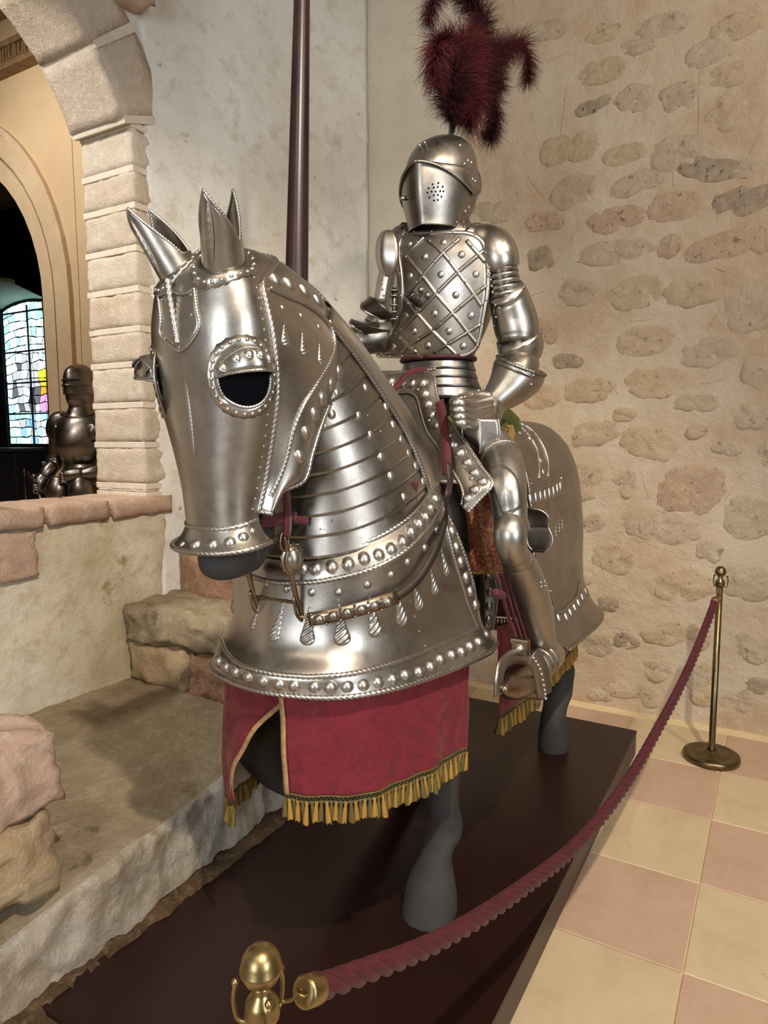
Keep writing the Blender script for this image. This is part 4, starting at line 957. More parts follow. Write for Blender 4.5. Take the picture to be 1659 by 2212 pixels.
def shank(Y, dx=0):
    q = (lambda x, y: tuple(at(x, y, 'Y', .08))) if Y > 0 else (lambda x, y: (lambda c: (c.x, -.058, c.z))(at(x, y, 'Y', .08)))
    s = tube('bit_shank', [q(613, 1158), q(618, 1175), q(624, 1200), q(630, 1240), q(640, 1290), q(652, 1330), q(652, 1340), q(640, 1325), q(634, 1290)], [.005, .006, .0075, .007, .0065, .006, .005, .004, .0035], M_BRONZED, br, 8, k=4)
    t = [2*PI*k/16 for k in range(17)]; c = Vector(q(614, 1170)); rope('bit_ring', [(c.x+.016*math.sin(a), c.y, c.z+.022*math.cos(a)) for a in t], .0032, M_BRONZED, s, depth=.1)
    c = Vector(q(630, 1208)); boss_at(c+Vector((.004, .010 if Y > 0 else -.01, 0)), (.45, 1 if Y > 0 else -1, 0), .021, s, M_STEEL_D, 1.35, name='bit_boss')
    v, f = lathe([(.030, 0), (.032, .002), (.029, .004), (.0, .004)], 26); v = [(x*(1+.05*math.cos(13*math.atan2(y, x))), y*1.3*(1+.05*math.cos(13*math.atan2(y, x))), z) for x, y, z in v]
    obj('bit_disc', v, f, M_BRONZED, s, M=basis(c, (.45, 1 if Y > 0 else -1, 0)))
    return q
q = shank(.080); q2 = shank(-.080, 0)
rope('bit_bar', [tuple(at(648, 1303, 'Y', .08)), tuple(q(648, 1303)[k]*.5+q2(648, 1303)[k]*.5 for k in range(3)), q2(648, 1303)], .0048, M_BRONZED, br, pitch=4)
M_IRONRING = M_BLACKSTEEL
# studded rein plate and leather rein up to the saddle
rn = thing('rein', 'dark leather rein with riveted metal plate hanging across the chest armour', 'rein', (1.3, .2, 1.1))
RP = [(668, 1338, .13), (720, 1328, .19), (790, 1310, .26), (855, 1288, .32)]
P3 = [tuple(at(x, y, 'Y', Y)) for x, y, Y in RP]
def lift_out(P, k):                               # keep a hanging strap clear of the chest plate
    out = []
    for p in P:
        h, n, _, _ = PY.bvh().find_nearest(Vector(p)); n = n if n.x*(h.x-1)+n.y*h.y > 0 else -n
        h2, n2, _, _ = GB.bvh().find_nearest(Vector(p)); n2 = n2 if n2.x*(h2.x-1)+n2.y*h2.y > 0 else -n2
        q_ = Vector(p)
        for hh, nn in ((h, n), (h2, n2)):
            d_ = (q_-hh).dot(nn)
            if d_ < k and (q_-hh).length < .25: q_ += nn*(k-d_)
        out.append(tuple(q_))
    return out
def on_plate(px, py, k):
    for s_ in (PY, GB):
        h, n = s_.hit(px, py)
        if h is not None: return tuple(h-ray(px, py).normalized()*k+n*.006)
    return tuple(at(px, py, 'Y', .36))
P3 = [on_plate(x, y, .030) for x, y, _ in RP]
strap('rein_plate', P3, .034, M_BRONZED, rn, tuple(PY.hit(760, 1320)[1]), .005)
for x, y in c2([(765, 1062), (830, 1045), (895, 1030), (960, 1014), (1020, 997), (1080, 980)]):
    p = Vector(on_plate(x, y, .030)); boss_at(p+PY.hit(x, y)[1]*.002, PY.hit(x, y)[1], 12*depth(p)/FPX, rn, M_STEEL_D, .9, name='rein_stud')
rivets_at([(Vector(on_plate(x, y, .031))+PY.hit(x, y)[1]*.003, PY.hit(x, y)[1]) for x, y in c2([(730, 1040), (798, 1022), (862, 1008), (928, 990), (990, 975), (1050, 960), (740, 1098), (800, 1085), (865, 1066), (930, 1048), (990, 1030), (1050, 1015)])], .0036, rn, M_STEEL_D)
LR = [on_plate(x, y, .024) for x, y in ((855, 1288), (890, 1262), (920, 1222), (945, 1170), (958, 1120), (966, 1075))]
strap('rein_strap', LR+[tuple(at(972, 1040, 'Y', .345)), tuple(at(970, 1000, 'Y', .33))], .020, M_LEATHER, rn, (.4, .9, .1), .004)
strap('rein_link', [P3[0], tuple(Vector(P3[0])+Vector((.01, -.02, .01))), tuple(at(650, 1336, 'Y', .08))], .012, M_BRONZED, rn, (0, 0, 1))
# ---------------------------------------------------------------- saddle and its cloth
M_BROCADE = damask('brocade', srgb(122, 54, 43), srgb(148, 110, 66), 42)
M_BROC_PINK = damask('pink_brocade', srgb(206, 140, 110), srgb(184, 150, 96), 30)
M_GREENV = plain('green_velvet', srgb(96, 96, 46), .85, 0, 120, .3, srgb(70, 74, 34), 12)
M_OCHREV = plain('ochre_velvet', srgb(150, 118, 58), .85, 0, 120, .3, srgb(122, 92, 42), 22)
sd = thing('saddle', 'steel fronted war saddle with domed studs and worn red brocade skirt', 'saddle', (.5, 0, 1.5))
def fsurf(fn, y0, y1, z0, z1, n=40):             # a sheet x = fn(y, z) to cut plates from
    return Surf([[(fn(y, z), y, z) for y in np.linspace(y0, y1, n)] for z in np.linspace(z0, z1, n)], 1, 1)
def px_rows(surf, rows, cols=14, k=4):           # rows of the photograph (left, right, y) laid on a sheet
    A = cr(np.array(rows, float), k); D = []
    for r in A:
        if len(r) == 3: l, R_, y0, y1 = r[0], r[1], r[2], r[2]
        else: l, y0, R_, y1 = r
        row = []
        for u in np.linspace(0, 1, cols):
            h, n = surf.hit(l+(R_-l)*u, y0+(y1-y0)*u); row.append(tuple(h) if h is not None else None)
        D.append(row)
    s = Surf.__new__(Surf); s.ct = False; s.D = np.array(D, float); s.n, s.m = s.D.shape[:2]; s.normals()
    if s.N[s.n//2, s.m//2].dot(np.array(tuple(AF))) > 0: s.N *= -1
    return s
def push(s, fn):                                 # swell a plate along its normals
    n, m = s.n, s.m; k = np.array([[fn(i/(n-1), j/(m-1)) for j in range(m)] for i in range(n)]); s.D = s.D+s.N*k[..., None]; N = s.N; s.normals()
    if (s.N*N).sum() < 0: s.N *= -1
    return s
def edge_loop(s): return np.concatenate([s.D[0], s.D[1:, -1], s.D[-1, ::-1][1:], s.D[::-1, 0][1:]])
SB = fsurf(lambda y, z: .735+.02*(y/.3)+.55*max(-.05, 1.78-z), -.7, .8, .9, 2.1)
BND = [(818, 806, 850, 850), (850, 806, 872, 850), (890, 806, 888, 850), (936, 812, 903, 862), (944, 850, 912, 895), (958, 892, 925, 935), (985, 928, 950, 970), (1012, 965, 973, 1008), (1042, 1010, 993, 1040), (1066, 1046, 1003, 1068), (1040, 1078, 1000, 1090), (1012, 1108, 1000, 1098)]
S1 = px_rows(SB, BND, 10, 4); push(S1, lambda u, v: .012*math.sin(PI*v)+.006)
S1.obj('burr_plate', M_STEEL, sd, .005, 0)
obj('burr_plate', mirp(S1.D.reshape(-1, 3)), [g[::-1] for g in S1.faces()], M_STEEL, sd)
rope3(S1.D[:, 0], .0055, sd, M_STEEL_B, True, depth=.4); rope3(S1.D[:-3, -1], .005, sd, M_STEEL_B, True, depth=.4)
bosses(S1, c4([(60, 180), (105, 185), (160, 192), (215, 192), (275, 192), (283, 250), (300, 305), (328, 360), (357, 412), (408, 465), (440, 515), (478, 560), (518, 610), (556, 665), (598, 714), (555, 757), (514, 803)]), 13, sd, M_STEEL_B, mir=.02)
bosses(S1, c4([(250, 227), (310, 390), (536, 698)]), 6, sd, M_STEEL_D, name='rosette')
# saddle front between the bands, tree and seat
S2 = px_rows(SB, [(816, 875, 850), (826, 890, 852), (850, 905, 880), (868, 918, 915), (890, 940, 955), (925, 975, 1010), (950, 990, 1045)], 8, 4); S2.obj('saddle_front', M_STEEL_D, sd, .004, 0)
mb = MB(); ring_loft(mb, dense([((.72, 0, 1.60), (0, .20, 0), (0, 0, .10)), ((.55, 0, 1.60), (0, .24, 0), (0, 0, .07)), ((.35, 0, 1.60), (0, .25, 0), (0, 0, .07)), ((.18, 0, 1.64), (0, .22, 0), (0, 0, .10)), ((.12, 0, 1.66), (0, .15, 0), (0, 0, .08))]), 20); mb.build('seat', M_GREENV, sd)
# skirt of brocade hanging behind the plate
KB = fsurf(lambda y, z: .80-.5*max(0, y-.30)-.0*(z), -.2, .8, .8, 2.0)
K1 = px_rows(KB, [(888, 905, 905), (905, 945, 935), (925, 975, 975), (950, 1012, 1025), (966, 1050, 1060), (976, 1062, 1100), (984, 1066, 1140), (994, 1074, 1185), (1002, 1082, 1215), (1012, 1086, 1236)], 16, 4)
push(K1, lambda u, v: .006*math.sin(v*17+u*3)+.010*u); K1.obj('saddle_skirt', M_BROCADE, sd, .004, 0)
rope3(K1.D[-1], .005, sd, M_OCHREV, name='skirt_edging', depth=.6); rope3(K1.D[:, 0], .004, sd, M_OCHREV, name='skirt_edging', depth=.6)
obj('saddle_skirt', mirp(K1.D.reshape(-1, 3)), [g[::-1] for g in K1.faces()], M_BROCADE, sd)
HB = fsurf(lambda y, z: .55-.2*y, -.2, .8, 1.2, 2.2)
for rws, mt in (([(1075, 1092, 905), (1074, 1100, 930), (1070, 1098, 955), (1062, 1090, 985)], M_GREENV), ([(1088, 1108, 918), (1090, 1112, 940), (1090, 1098, 975)], M_OCHREV), ([(1060, 1098, 962), (1056, 1106, 978), (1052, 1112, 1000), (1100, 1130, 1040), (1125, 1142, 1100), (1128, 1142, 1140)], M_BROC_PINK)):
    px_rows(HB, rws, 8, 4).obj('saddle_padding', mt, sd, .006, 0)
# red velvet rein straps
rv = thing('red_rein', 'red velvet rein straps running from the saddle front beside the neck guard', 'rein', (.8, .1, 1.6))
sp3 = lambda L: [tuple(at(x, y, 'X', X)) for x, y, X in L]
strap('velvet_strap', sp3([(838, 852, .86), (858, 834, .84), (886, 804, .80), (930, 800, .70)]), .020, M_LEATHER_R, rv, (1, .2, 0))
strap('velvet_strap', sp3([(948, 866, .83), (956, 900, .86), (961, 945, .89), (964, 990, .92), (966, 1026, .93)]), .030, M_LEATHER_R, rv, (1, .2, 0))
tube('cord', sp3([(778, 845, 1.10), (798, 880, 1.09), (822, 905, 1.06), (858, 945, 1.04)]), .004, M_LEATHER_R, rv, 8, k=5)
for q in ([(768, 800, 1.13), (764, 835, 1.14), (756, 868, 1.15)], [(778, 812, 1.12), (772, 838, 1.13), (768, 860, 1.14)]): strap('torn_strap', sp3(q), .022, M_LEATHER_R, rv, (1, .2, 0))
strap('torn_strap', sp3([(897, 1040, 1.13), (893, 1070, 1.13), (894, 1105, 1.14)]), .020, M_LEATHER_R, rv, (1, .2, 0))
# ---------------------------------------------------------------- the rider's armour
kn = thing('knight_armour', 'full plate armour of a knight seated on the horse, lattice chest shield', 'armour', (.5, 0, 1.55))
def body_ring(px, py, a, b, Y=0, tilt=0, pt=0, n=28, back=None):
    c = at(px, py, 'Y', Y); row = []
    for k in range(n):
        t = 2*PI*k/n; x = a*math.cos(t); y = b*math.sin(t)
        if pt and x > 0: x = a*(1-abs(math.sin(t))**(2-pt)) if False else a*(math.cos(t)*(1-pt)+pt*(1-abs(math.sin(t))))
        if back and x < 0: x *= back
        row.append((c.x+x, c.y+y, c.z+x*tilt))
    return row
# helmet
sk = Surf([body_ring(x, y, a, b, 0, 0, 0) for x, y, a, b in ((972, 302, .004, .004), (970, 304, .040, .034), (966, 311, .078, .066), (961, 326, .115, .095), (957, 348, .137, .113), (954, 375, .148, .122), (953, 400, .150, .124))], 4, 2, True)
if sk.N[8, 0][0] < 0: sk.N *= -1
hm = sk.obj('helmet_skull', M_STEEL_D, kn, .003, 0)
VB = [(939, 503, .105, .092), (940, 490, .110, .096), (943, 470, .130, .108), (946, 440, .152, .124), (948, 410, .164, .132), (949, 388, .170, .135)]
rows = [body_ring(x, y, a, b, 0, 0, .28) for x, y, a, b in VB]
top_ = []
zf = at(884, 338, 'Y', 0).z; zs = at(955, 384, 'Y', .1).z-.004; zb = at(1030, 372, 'Y', .0).z-.02
for k, p in enumerate(rows[-1]):
    t = 2*PI*k/28; c = math.cos(t); q = max(0, c); z = zs+(zf-zs)*q**1.6+(zb-zs)*max(0, -c)**1.5
    cx0 = at(949, 388, 'Y', 0).x; top_.append((cx0+(p[0]-cx0)*(1.03+.03*q), p[1]*1.02, z))
VS = Surf(rows+[top_], 4, 3, True)
if VS.N[VS.n//2, 0][0] < 0: VS.N *= -1
vs = VS.obj('visor', M_STEEL_D, kn, .003, 0)
rope('visor_trim', np.concatenate([VS.D[-1], VS.D[-1][:1]]), .0048, M_STEEL_D, vs, depth=.4)
hl_ = []
for x, y in c3([(693, 422), (737, 413), (663, 452), (702, 448), (733, 443), (770, 441), (653, 487), (686, 478), (717, 478), (751, 475), (777, 476), (669, 523), (702, 507), (734, 505), (761, 518), (704, 547), (734, 543)]):
    p, n = VS.hit(x, y)
    if p is not None: hl_.append((p, n))
mb = MB()
for p, n in hl_:
    M = basis(p+n*.0021, n, (0, 0, 1), .0034, .0034, 1); mb.add([tuple(M @ Vector((math.cos(2*PI*k/8), math.sin(2*PI*k/8), 0))) for k in range(8)], [tuple(range(8))])
mb.build('breath_hole_shade', M_VOID, vs, kind='stuff')  # dark discs on the closed visor stand in for shade in the holes
HV = Multi([VS, sk])
rivets(HV, c3([(940, 265), (965, 240), (992, 255), (905, 122), (1003, 383), (1020, 400), (1003, 500), (1015, 515), (945, 630), (970, 600), (895, 750), (930, 715), (855, 785)]), .0062, hm, M_STEEL_B)
a, n = VS.hit(878, 428); 
if a is not None: tube('visor_bolt', [tuple(a-Vector((0, .002, 0))), tuple(a+n*.022)], [.0075, .006], M_STEEL_D, vs, 10)
for x, y in ((908, 318), (917, 313)):
    p, n = sk.hit(x+3, y+4)
    if p is not None: tube('comb_bolt', [tuple(p), tuple(p+n*.020)], .005, M_STEEL_D, hm, 8)
pb = at(972, 303, 'Y', 0); pt_ = at(978, 268, 'Y', 0)
ph_ = tube('plume_holder', [tuple(pb-Vector((0, 0, .01))), tuple(pb), tuple(pt_)], [.007, .009, .013], M_STEEL_B, kn, 12)
# feather plume
M_FEATH = plain('maroon_feather', srgb(62, 22, 27), .8, 0, 0, 0, srgb(40, 15, 19), 14, .2)
M_FEATH_R = plain('red_brown_feather', srgb(88, 30, 32), .8, 0, 0, 0, srgb(58, 20, 24), 14, .2)
pm = bpy.data.objects.new('plume', None); link(pm, kn)
def feather(L, wpx, mat, seed, n=900, droop=.35, curl=.5):
    rnd = random.Random(seed); P = np.array([tuple(at(x, y, 'Y', Y)) for x, y, Y in L]); P = resample(cr(P, 10), 60); T, A, B = frames(P)
    W = wpx*3.1/FPX; V = []; F = []
    def vert(p): V.append(tuple(p)); return len(V)-1
    for b in range(n):
        u = rnd.random()**.9; f_ = u*59; i = min(58, int(f_)); p = P[i]+(P[i+1]-P[i])*(f_-i)
        ang = rnd.uniform(0, 2*PI); w_ = W*min(1, .45+u*2.2)*(1 if u < .93 else .75)*rnd.uniform(.6, 1.25)
        d = A[i]*math.cos(ang)+B[i]*math.sin(ang)+T[i]*rnd.uniform(.35, 1.0); d /= np.linalg.norm(d)
        side = np.cross(d, np.array([rnd.uniform(-1, 1), rnd.uniform(-1, 1), rnd.uniform(-1, 1)])); side /= np.linalg.norm(side)
        wd = rnd.uniform(.0006, .0013); cur = np.array([rnd.uniform(-1, 1), rnd.uniform(-1, 1), rnd.uniform(-1.6, .3)])*curl
        q = p.copy(); dd = d.copy(); prev = None; S = 4
        for s in range(S+1):
            k = wd*(1-.8*s/S)
            a_ = vert(q+side*k); b_ = vert(q-side*k)
            if prev: F.append((prev[0], prev[1], b_, a_))
            prev = (a_, b_); dd = dd+cur/S+np.array([0, 0, -droop/S]); dd /= np.linalg.norm(dd); q = q+dd*w_/S
    v, f = tubegeo(P, np.linspace(.0035, .0012, len(P)), 6); k = len(V); V += [tuple(x) for x in v]; F += [tuple(i+k for i in g) for g in f]
    obj('feather', V, F, mat, pm, False)
FE = [([(978, 272, .0), (1000, 210, .0), (1020, 120, 0), (1030, 50, 0), (1010, -10, 0), (970, -50, 0), (940, -20, 0), (926, 50, 0)], 36, 0, 1500),
      ([(980, 265, .02), (1000, 190, .03), (1015, 110, .03), (1045, 60, .02), (1030, 10, .0), (990, -30, 0)], 40, 0, 1100),
      ([(978, 262, .03), (985, 190, .05), (1000, 120, .06), (1010, 95, .05)], 55, 1, 1200),
      ([(985, 255, .0), (1020, 190, .0), (1050, 130, 0), (1068, 110, -.02)], 52, 0, 1200),
      ([(990, 225, .02), (985, 150, .04), (970, 95, .05), (948, 92, .05), (938, 130, .05), (940, 172, .05)], 40, 1, 1100),
      ([(1010, 220, -.02), (1050, 150, -.03), (1100, 100, -.03), (1132, 100, -.02), (1142, 140, -.01), (1140, 176, 0)], 42, 1, 1300),
      ([(985, 240, .03), (1005, 200, .05), (1020, 220, .06), (1010, 255, .06)], 44, 1, 900),
      ([(1010, 190, .0), (1050, 200, -.02), (1066, 240, -.02), (1062, 285, -.02), (1054, 292, -.02)], 40, 0, 1300),
      ([(980, 262, .03), (970, 215, .05), (975, 170, .07), (990, 150, .07)], 42, 0, 900),
      ([(1000, 240, .0), (1040, 190, .02), (1070, 170, .03), (1080, 190, .03)], 36, 0, 800)]
for k, (L, wd, mt, nb) in enumerate(FE): feather(L, wd, M_FEATH_R if mt else M_FEATH, k, int(nb*2.7))
M_WAIST = steel('dark_waist_steel', (.22, .205, .195), (.15, .14, .135), .28, .42)
# trunk armour
TR = [(948, 492, .085, .085), (952, 506, .105, .15), (955, 530, .125, .185), (958, 570, .135, .195), (960, 640, .125, .19), (955, 710, .105, .16), (948, 760, .09, .128), (946, 785, .095, .124)]
tr_ = Surf([body_ring(x+6, y, a, b) for x, y, a, b in TR], 4, 2, True); tr_.obj('breastplate', M_STEEL_D, kn, .003, 0)
fl_ = [(946, 782, .105, .128), (946, 800, .112, .133), (946, 818, .120, .140), (946, 838, .130, .152), (948, 862, .145, .172)]
for k in range(4):
    a_, b_ = fl_[k], fl_[k+1]
    Surf([body_ring(*a_), body_ring((a_[0]+b_[0])/2, (a_[1]+b_[1])/2, (a_[2]+b_[2])/2+.001, (a_[3]+b_[3])/2+.001), body_ring(b_[0], b_[1]+3, b_[2]+.005, b_[3]+.005)], 2, 2, True).obj('waist_lame', M_WAIST, kn, .003, 0)
tube('waist_belt', [p for p in body_ring(946, 778, .112, .136)]+[body_ring(946, 778, .112, .136)[0]], .008, plain('dark_red_belt', srgb(66, 22, 24), .7), kn, 8)
# lattice chest shield
cx_s = at(960, 640, 'Y', 0).x
GS = fsurf(lambda y, z: cx_s+.165-1.5*(y-.02)**2-.30*abs(min(0, z-2.12))**1.4-.8*max(0, z-2.2)**1.5, -.5, .5, 1.6, 2.6, 60)
GR = [(q[0]*.28032+740, q[1]*.28032+740, q[2]*.28032+280) for q in ((560, 940, 795), (505, 985, 806), (470, 1030, 825), (447, 1065, 855), (436, 1092, 900), (438, 1112, 1000), (452, 1121, 1100), (462, 1115, 1250), (455, 1100, 1350), (430, 1083, 1450), (395, 1067, 1550), (370, 1057, 1600), (330, 1042, 1650), (295, 1022, 1690), (272, 985, 1722), (270, 905, 1744))]
GG = px_rows(GS, GR, 22, 3); gg = GG.obj('chest_shield', M_STEEL, kn, .005, 0)
lp = edge_loop(GG); lp = resample(cr(resample(lp, 60), 3), 160); tube('shield_rim', lp, .0085, M_STEEL, kn, 8, True)
for L in ([(955, 858), (1020, 930), (1100, 1022)], [(640, 830), (780, 960), (890, 1100), (985, 1230), (1072, 1362)], [(465, 945), (620, 1130), (720, 1262), (860, 1425), (1030, 1645)], [(480, 1300), (590, 1430), (700, 1555), (880, 1738)], [(412, 1562), (510, 1662), (575, 1720)],
          [(630, 832), (540, 925), (470, 992)], [(905, 842), (770, 960), (620, 1130), (505, 1265)], [(1085, 935), (890, 1100), (720, 1270), (580, 1415), (440, 1562)], [(1112, 1200), (1020, 1270), (850, 1415), (690, 1550), (520, 1662), (460, 1715)], [(1062, 1500), (950, 1570), (800, 1660), (705, 1720)]):
    P, N = trace(GG, c3(L), 5)
    if len(P) > 3:
        v, f = tubegeo(P+N*.0015, .0078, 8); obj('lattice_strip', v, f, M_STEEL, kn)
        rivets_at([(Vector(P[i]+N[i]*.0088), Vector(N[i])) for i in range(3, len(P)-2, 11)], .0042, kn, M_STEEL_B)
bosses(GG, c3([(515, 885), (635, 980), (780, 870), (918, 965), (520, 1130), (758, 1118), (1028, 1115), (873, 1275), (490, 1435), (708, 1420), (990, 1435), (550, 1555), (820, 1555), (400, 1675), (657, 1665), (930, 1670)]), 9, kn, M_STEEL_B, h=.9)
PN = []
for i in range(0, 160, 7):
    h = GG.near(Vector(lp[i])); n = h[1] if h[1].x > 0 else -h[1]; PN.append((Vector(lp[i])+n*.0085, n))
rivets_at(PN, .0046, kn, M_STEEL_B)
for x, y, r in ((608, 1237, 6.5), (660, 1278, 7)):
    p, n = GG.hit(*c3([(x, y)])[0]); v, f = lathe([(1, 0), (1.05, .5), (.8, 1.0), (.4, 1.3)], 14); v = [(a*(1+.12*math.cos(7*math.atan2(b, a))), b*(1+.12*math.cos(7*math.atan2(b, a))), c) for a, b, c in v]
    obj('turban_bolt', v, f, M_STEEL_D, kn, M=basis(p, n, (0, 0, 1), r*2.4/FPX, r*2.4/FPX, r*2.4/FPX))
p, n = GG.hit(*c3([(585, 1335)])[0]); q = at(*c3([(520, 1265)])[0], 'X', p.x+.05)
rope('twisted_horn', [tuple(p), tuple(p*.7+q*.3+n*.006), tuple(p*.35+q*.65+n*.008), tuple(q+n*.002)], .017, M_BLACKSTEEL, kn, lobes=3, pitch=.75, depth=.30, rings=5, seg=18)
def ptube(name, L, mat, parent=None, k=4, seg=18, sq=1.0, pt=0, th=0, **kw):    # (px, py, radius in px, y) -> tapering plate
    P = []; R = []
    for q in L:
        ax, v_ = ('Y', q[3]) if not isinstance(q[3], tuple) else q[3]
        c = at(q[0], q[1], ax, v_); P.append(tuple(c)); R.append(q[2]*depth(c)/FPX)
    P = cr(np.array(P), k); R = cr(np.array(R)[:, None], k)[:, 0]; v, f = tubegeo(P, R, seg)
    return obj(name, v, f, mat, parent or kn, **kw), P, R
def ring_rope(P, R, i, r, mat, parent, name='rope_trim', tilt=0):
    T, A, B = frames(P); th = np.linspace(0, 2*PI, 33); q = P[i][None]+R[i]*1.02*(np.cos(th)[:, None]*A[i]+np.sin(th)[:, None]*B[i])+T[i][None]*(np.cos(th)*tilt*R[i])[:, None]
    return rope(name, q, r, mat, parent)
# left arm (to the right in the photograph)
gz, _, _ = ptube('gorget', [(943, 488, 56, 0), (946, 500, 62, 0), (950, 510, 72, 0)], M_STEEL_D)
ptube('pauldron', [(1015, 512, 20, .10), (1040, 520, 36, .15), (1064, 538, 46, .20), (1076, 560, 45, .225), (1083, 584, 40, .235)], M_STEEL, k=6)
for k in range(5):
    y = 580+k*13; x = 1082+k*2.2; ptube('arm_lame', [(x, y-3, 33, .235+.004*k), (x+1, y+6, 36-.3*k, .236+.004*k), (x+2, y+13, 36.5-.3*k, .238+.004*k)], M_STEEL, k=3)
rivets_at([(at(1058+2*k, 588+13*k, 'Y', .235)+Vector((.06, .02, 0)), Vector((.9, .4, 0))) for k in range(5)], .005, kn, M_STEEL_B)
o, P, R = ptube('upper_cannon', [(1092, 628, 40, .26), (1101, 650, 44, .265), (1112, 690, 48, .275), (1118, 722, 47, .285), (1118, 742, 42, .287)], M_STEEL, k=5)
UC = Surf.__new__(Surf); UC.ct = True; UC.D = np.array([o.data.vertices[i].co[:] for i in range(len(P)*18)]).reshape(len(P), 18, 3); UC.n, UC.m = UC.D.shape[:2]; UC.normals()
rope_px(UC, c3([(1165, 1420), (1190, 1320), (1240, 1240), (1300, 1195), (1360, 1190), (1392, 1220)]), .0052, kn, M_STEEL_D)
rivets(UC, c3([(1180, 1445), (1207, 1378), (1252, 1308), (1297, 1255), (1340, 1232), (1375, 1225), (1170, 1512)]), .0050, kn, M_STEEL_B)
o, P, R = ptube('elbow_cop', [(1118, 728, 47, .287), (1124, 748, 50, .29), (1128, 764, 44, .29), (1128, 778, 26, .285)], M_STEEL, k=5)
boss_at(at(1158, 722, 'Y', .30)+Vector((.02, .02, 0)), (.6, .8, 0), .009, kn, M_STEEL_D, name='elbow_rosette')
# gauntlet cuff: a wide bell pointing back to the elbow, hand closed on the rein
o, P, R = ptube('gauntlet_cuff', [(1126, 790, 56, .315), (1116, 812, 58, .30), (1096, 838, 46, .28), (1072, 862, 33, .255), (1060, 876, 29, .24)], M_STEEL, k=5)
CF = Surf.__new__(Surf); CF.ct = True; CF.D = np.array([v.co[:] for v in o.data.vertices]).reshape(len(P), 18, 3); CF.n, CF.m = CF.D.shape[:2]; CF.normals()
rope('rope_trim', np.concatenate([CF.D[0], CF.D[0][:1]]), .0055, M_STEEL_D, kn, depth=.4)
rivets(CF, c3([(1355, 1655), (1405, 1715), (1450, 1775), (1470, 1835), (1472, 1895), (1455, 1965)]), .0055, kn, M_STEEL_B)
ptube('forearm_plate', [(1128, 770, 34, .288), (1124, 792, 40, .30), (1112, 815, 38, .295)], M_STEEL_D, k=4)
ptube('hand_plate', [(1064, 872, 30, .245), (1054, 888, 33, .24), (1046, 910, 34, .235), (1040, 930, 28, .23)], M_STEEL, k=5)
for k, (y, xl) in enumerate(((873, 979), (888, 980), (902, 982), (915, 986))):
    L = [(1058, y-8, 11, .262), (1040, y-3, 13, .285), (1018, y+2, 13, .300), (997, y-1, 12, .295), (xl+1, y-5, 10.5, .27), (xl+4, y-6, 9, .245)]
    ptube('finger_plate', L, M_STEEL_B, k=4, seg=10)
ptube('thumb_plate', [(1046, 858, 15, .25), (1020, 856, 14, .27), (998, 862, 12, .272), (985, 870, 10, .262)], M_STEEL, k=4, seg=10)
rivets_at([(at(x, y, 'Y', .29), -AF) for x, y in ((990, 862), (1004, 858), (1020, 852), (1034, 844), (1046, 838))], .005, kn, M_STEEL_B)
TS = fsurf(lambda y, z: .86-.1*y, -.2, .8, 1.2, 2.2)
tz = px_rows(TS, [(1000, 1076, 905), (998, 1080, 930), (1002, 1078, 945), (1020, 1064, 962), (1034, 1046, 976), (1039, 1041, 981)], 13, 4); push(tz, lambda u, v: .022*(1-abs(2*v-1))); tz.obj('tasset', M_STEEL_D, kn, .003, 0)
rope3(np.concatenate([tz.D[:, 0], tz.D[::-1, -1]]), .003, kn, M_STEEL)
# right arm (behind the chest shield) with the round arm guard
ptube('pauldron', [(892, 508, 22, -.10), (872, 520, 34, -.15), (856, 545, 34, -.20), (846, 575, 30, -.225)], M_STEEL_D, k=5)
DS = fsurf(lambda y, z: .66+.25*(y+.2), -.8, .3, 1.6, 2.7)
dz = px_rows(DS, [(834, 842, 497), (822, 851, 503), (813, 858, 520), (810, 861, 545), (813, 858, 568), (820, 852, 585), (834, 842, 598)], 14, 4); push(dz, lambda u, v: .030*math.sin(PI*u)*(1-abs(2*v-1.1)) if True else 0); dz.obj('besagew', M_STEEL, kn, .003, 0)
ptube('arm_lame', [(838, 588, 20, -.235), (834, 610, 21, -.24), (828, 635, 19, -.245), (822, 655, 17, -.25)], M_STEEL_B, k=4)
rivets_at([(at(824+2*k, 612+13*k, 'Y', -.2), -AF) for k in range(3)], .005, kn, M_STEEL_B)
ptube('upper_cannon', [(862, 590, 24, -.19), (858, 630, 26, -.19), (852, 670, 26, -.195), (846, 700, 24, -.2)], M_STEEL_D, k=4)
WG = fsurf(lambda y, z: .62+.0*y, -.9, .3, 1.5, 2.4)
for rw, mt in (([(782, 655, 800, 640), (790, 668, 822, 650), (806, 680, 842, 668), (826, 690, 858, 690)], M_BLACKSTEEL), ([(760, 690, 790, 698), (770, 705, 812, 708), (790, 722, 842, 715)], M_BLACKSTEEL)):
    s_ = px_rows(WG, rw, 10, 4); push(s_, lambda u, v: .035*math.sin(PI*u)); s_.obj('elbow_wing', mt, kn, .003, 0); tube('wing_rim', s_.D[:, 0], .004, M_STEEL, kn, 8)
ptube('elbow_cop', [(836, 672, 26, -.22), (822, 695, 30, -.24), (806, 712, 28, -.26)], M_STEEL_D, k=4)
ptube('forearm_plate', [(846, 722, 38, -.215), (810, 728, 36, -.25), (770, 736, 31, -.30), (735, 742, 26, -.33)], M_STEEL_D, k=4)
ptube('gauntlet', [(735, 742, 28, -.33), (705, 742, 34, -.35), (670, 735, 34, -.36), (640, 725, 26, -.36)], M_STEEL_D, k=4)
tube('hinge_rod', [tuple(at(852, 622, 'X', .68)), tuple(at(850, 700, 'X', .68))], .008, M_BLACKSTEEL, kn, 8)
for y in (628, 640, 660, 675, 690): rope('hinge_ring', [tuple(at(851, y, 'X', .68)+Vector((.011*math.cos(t), .011*math.sin(t), 0))) for t in np.linspace(0, 2*PI, 13)], .0035, M_STEEL_D, kn, depth=.1)
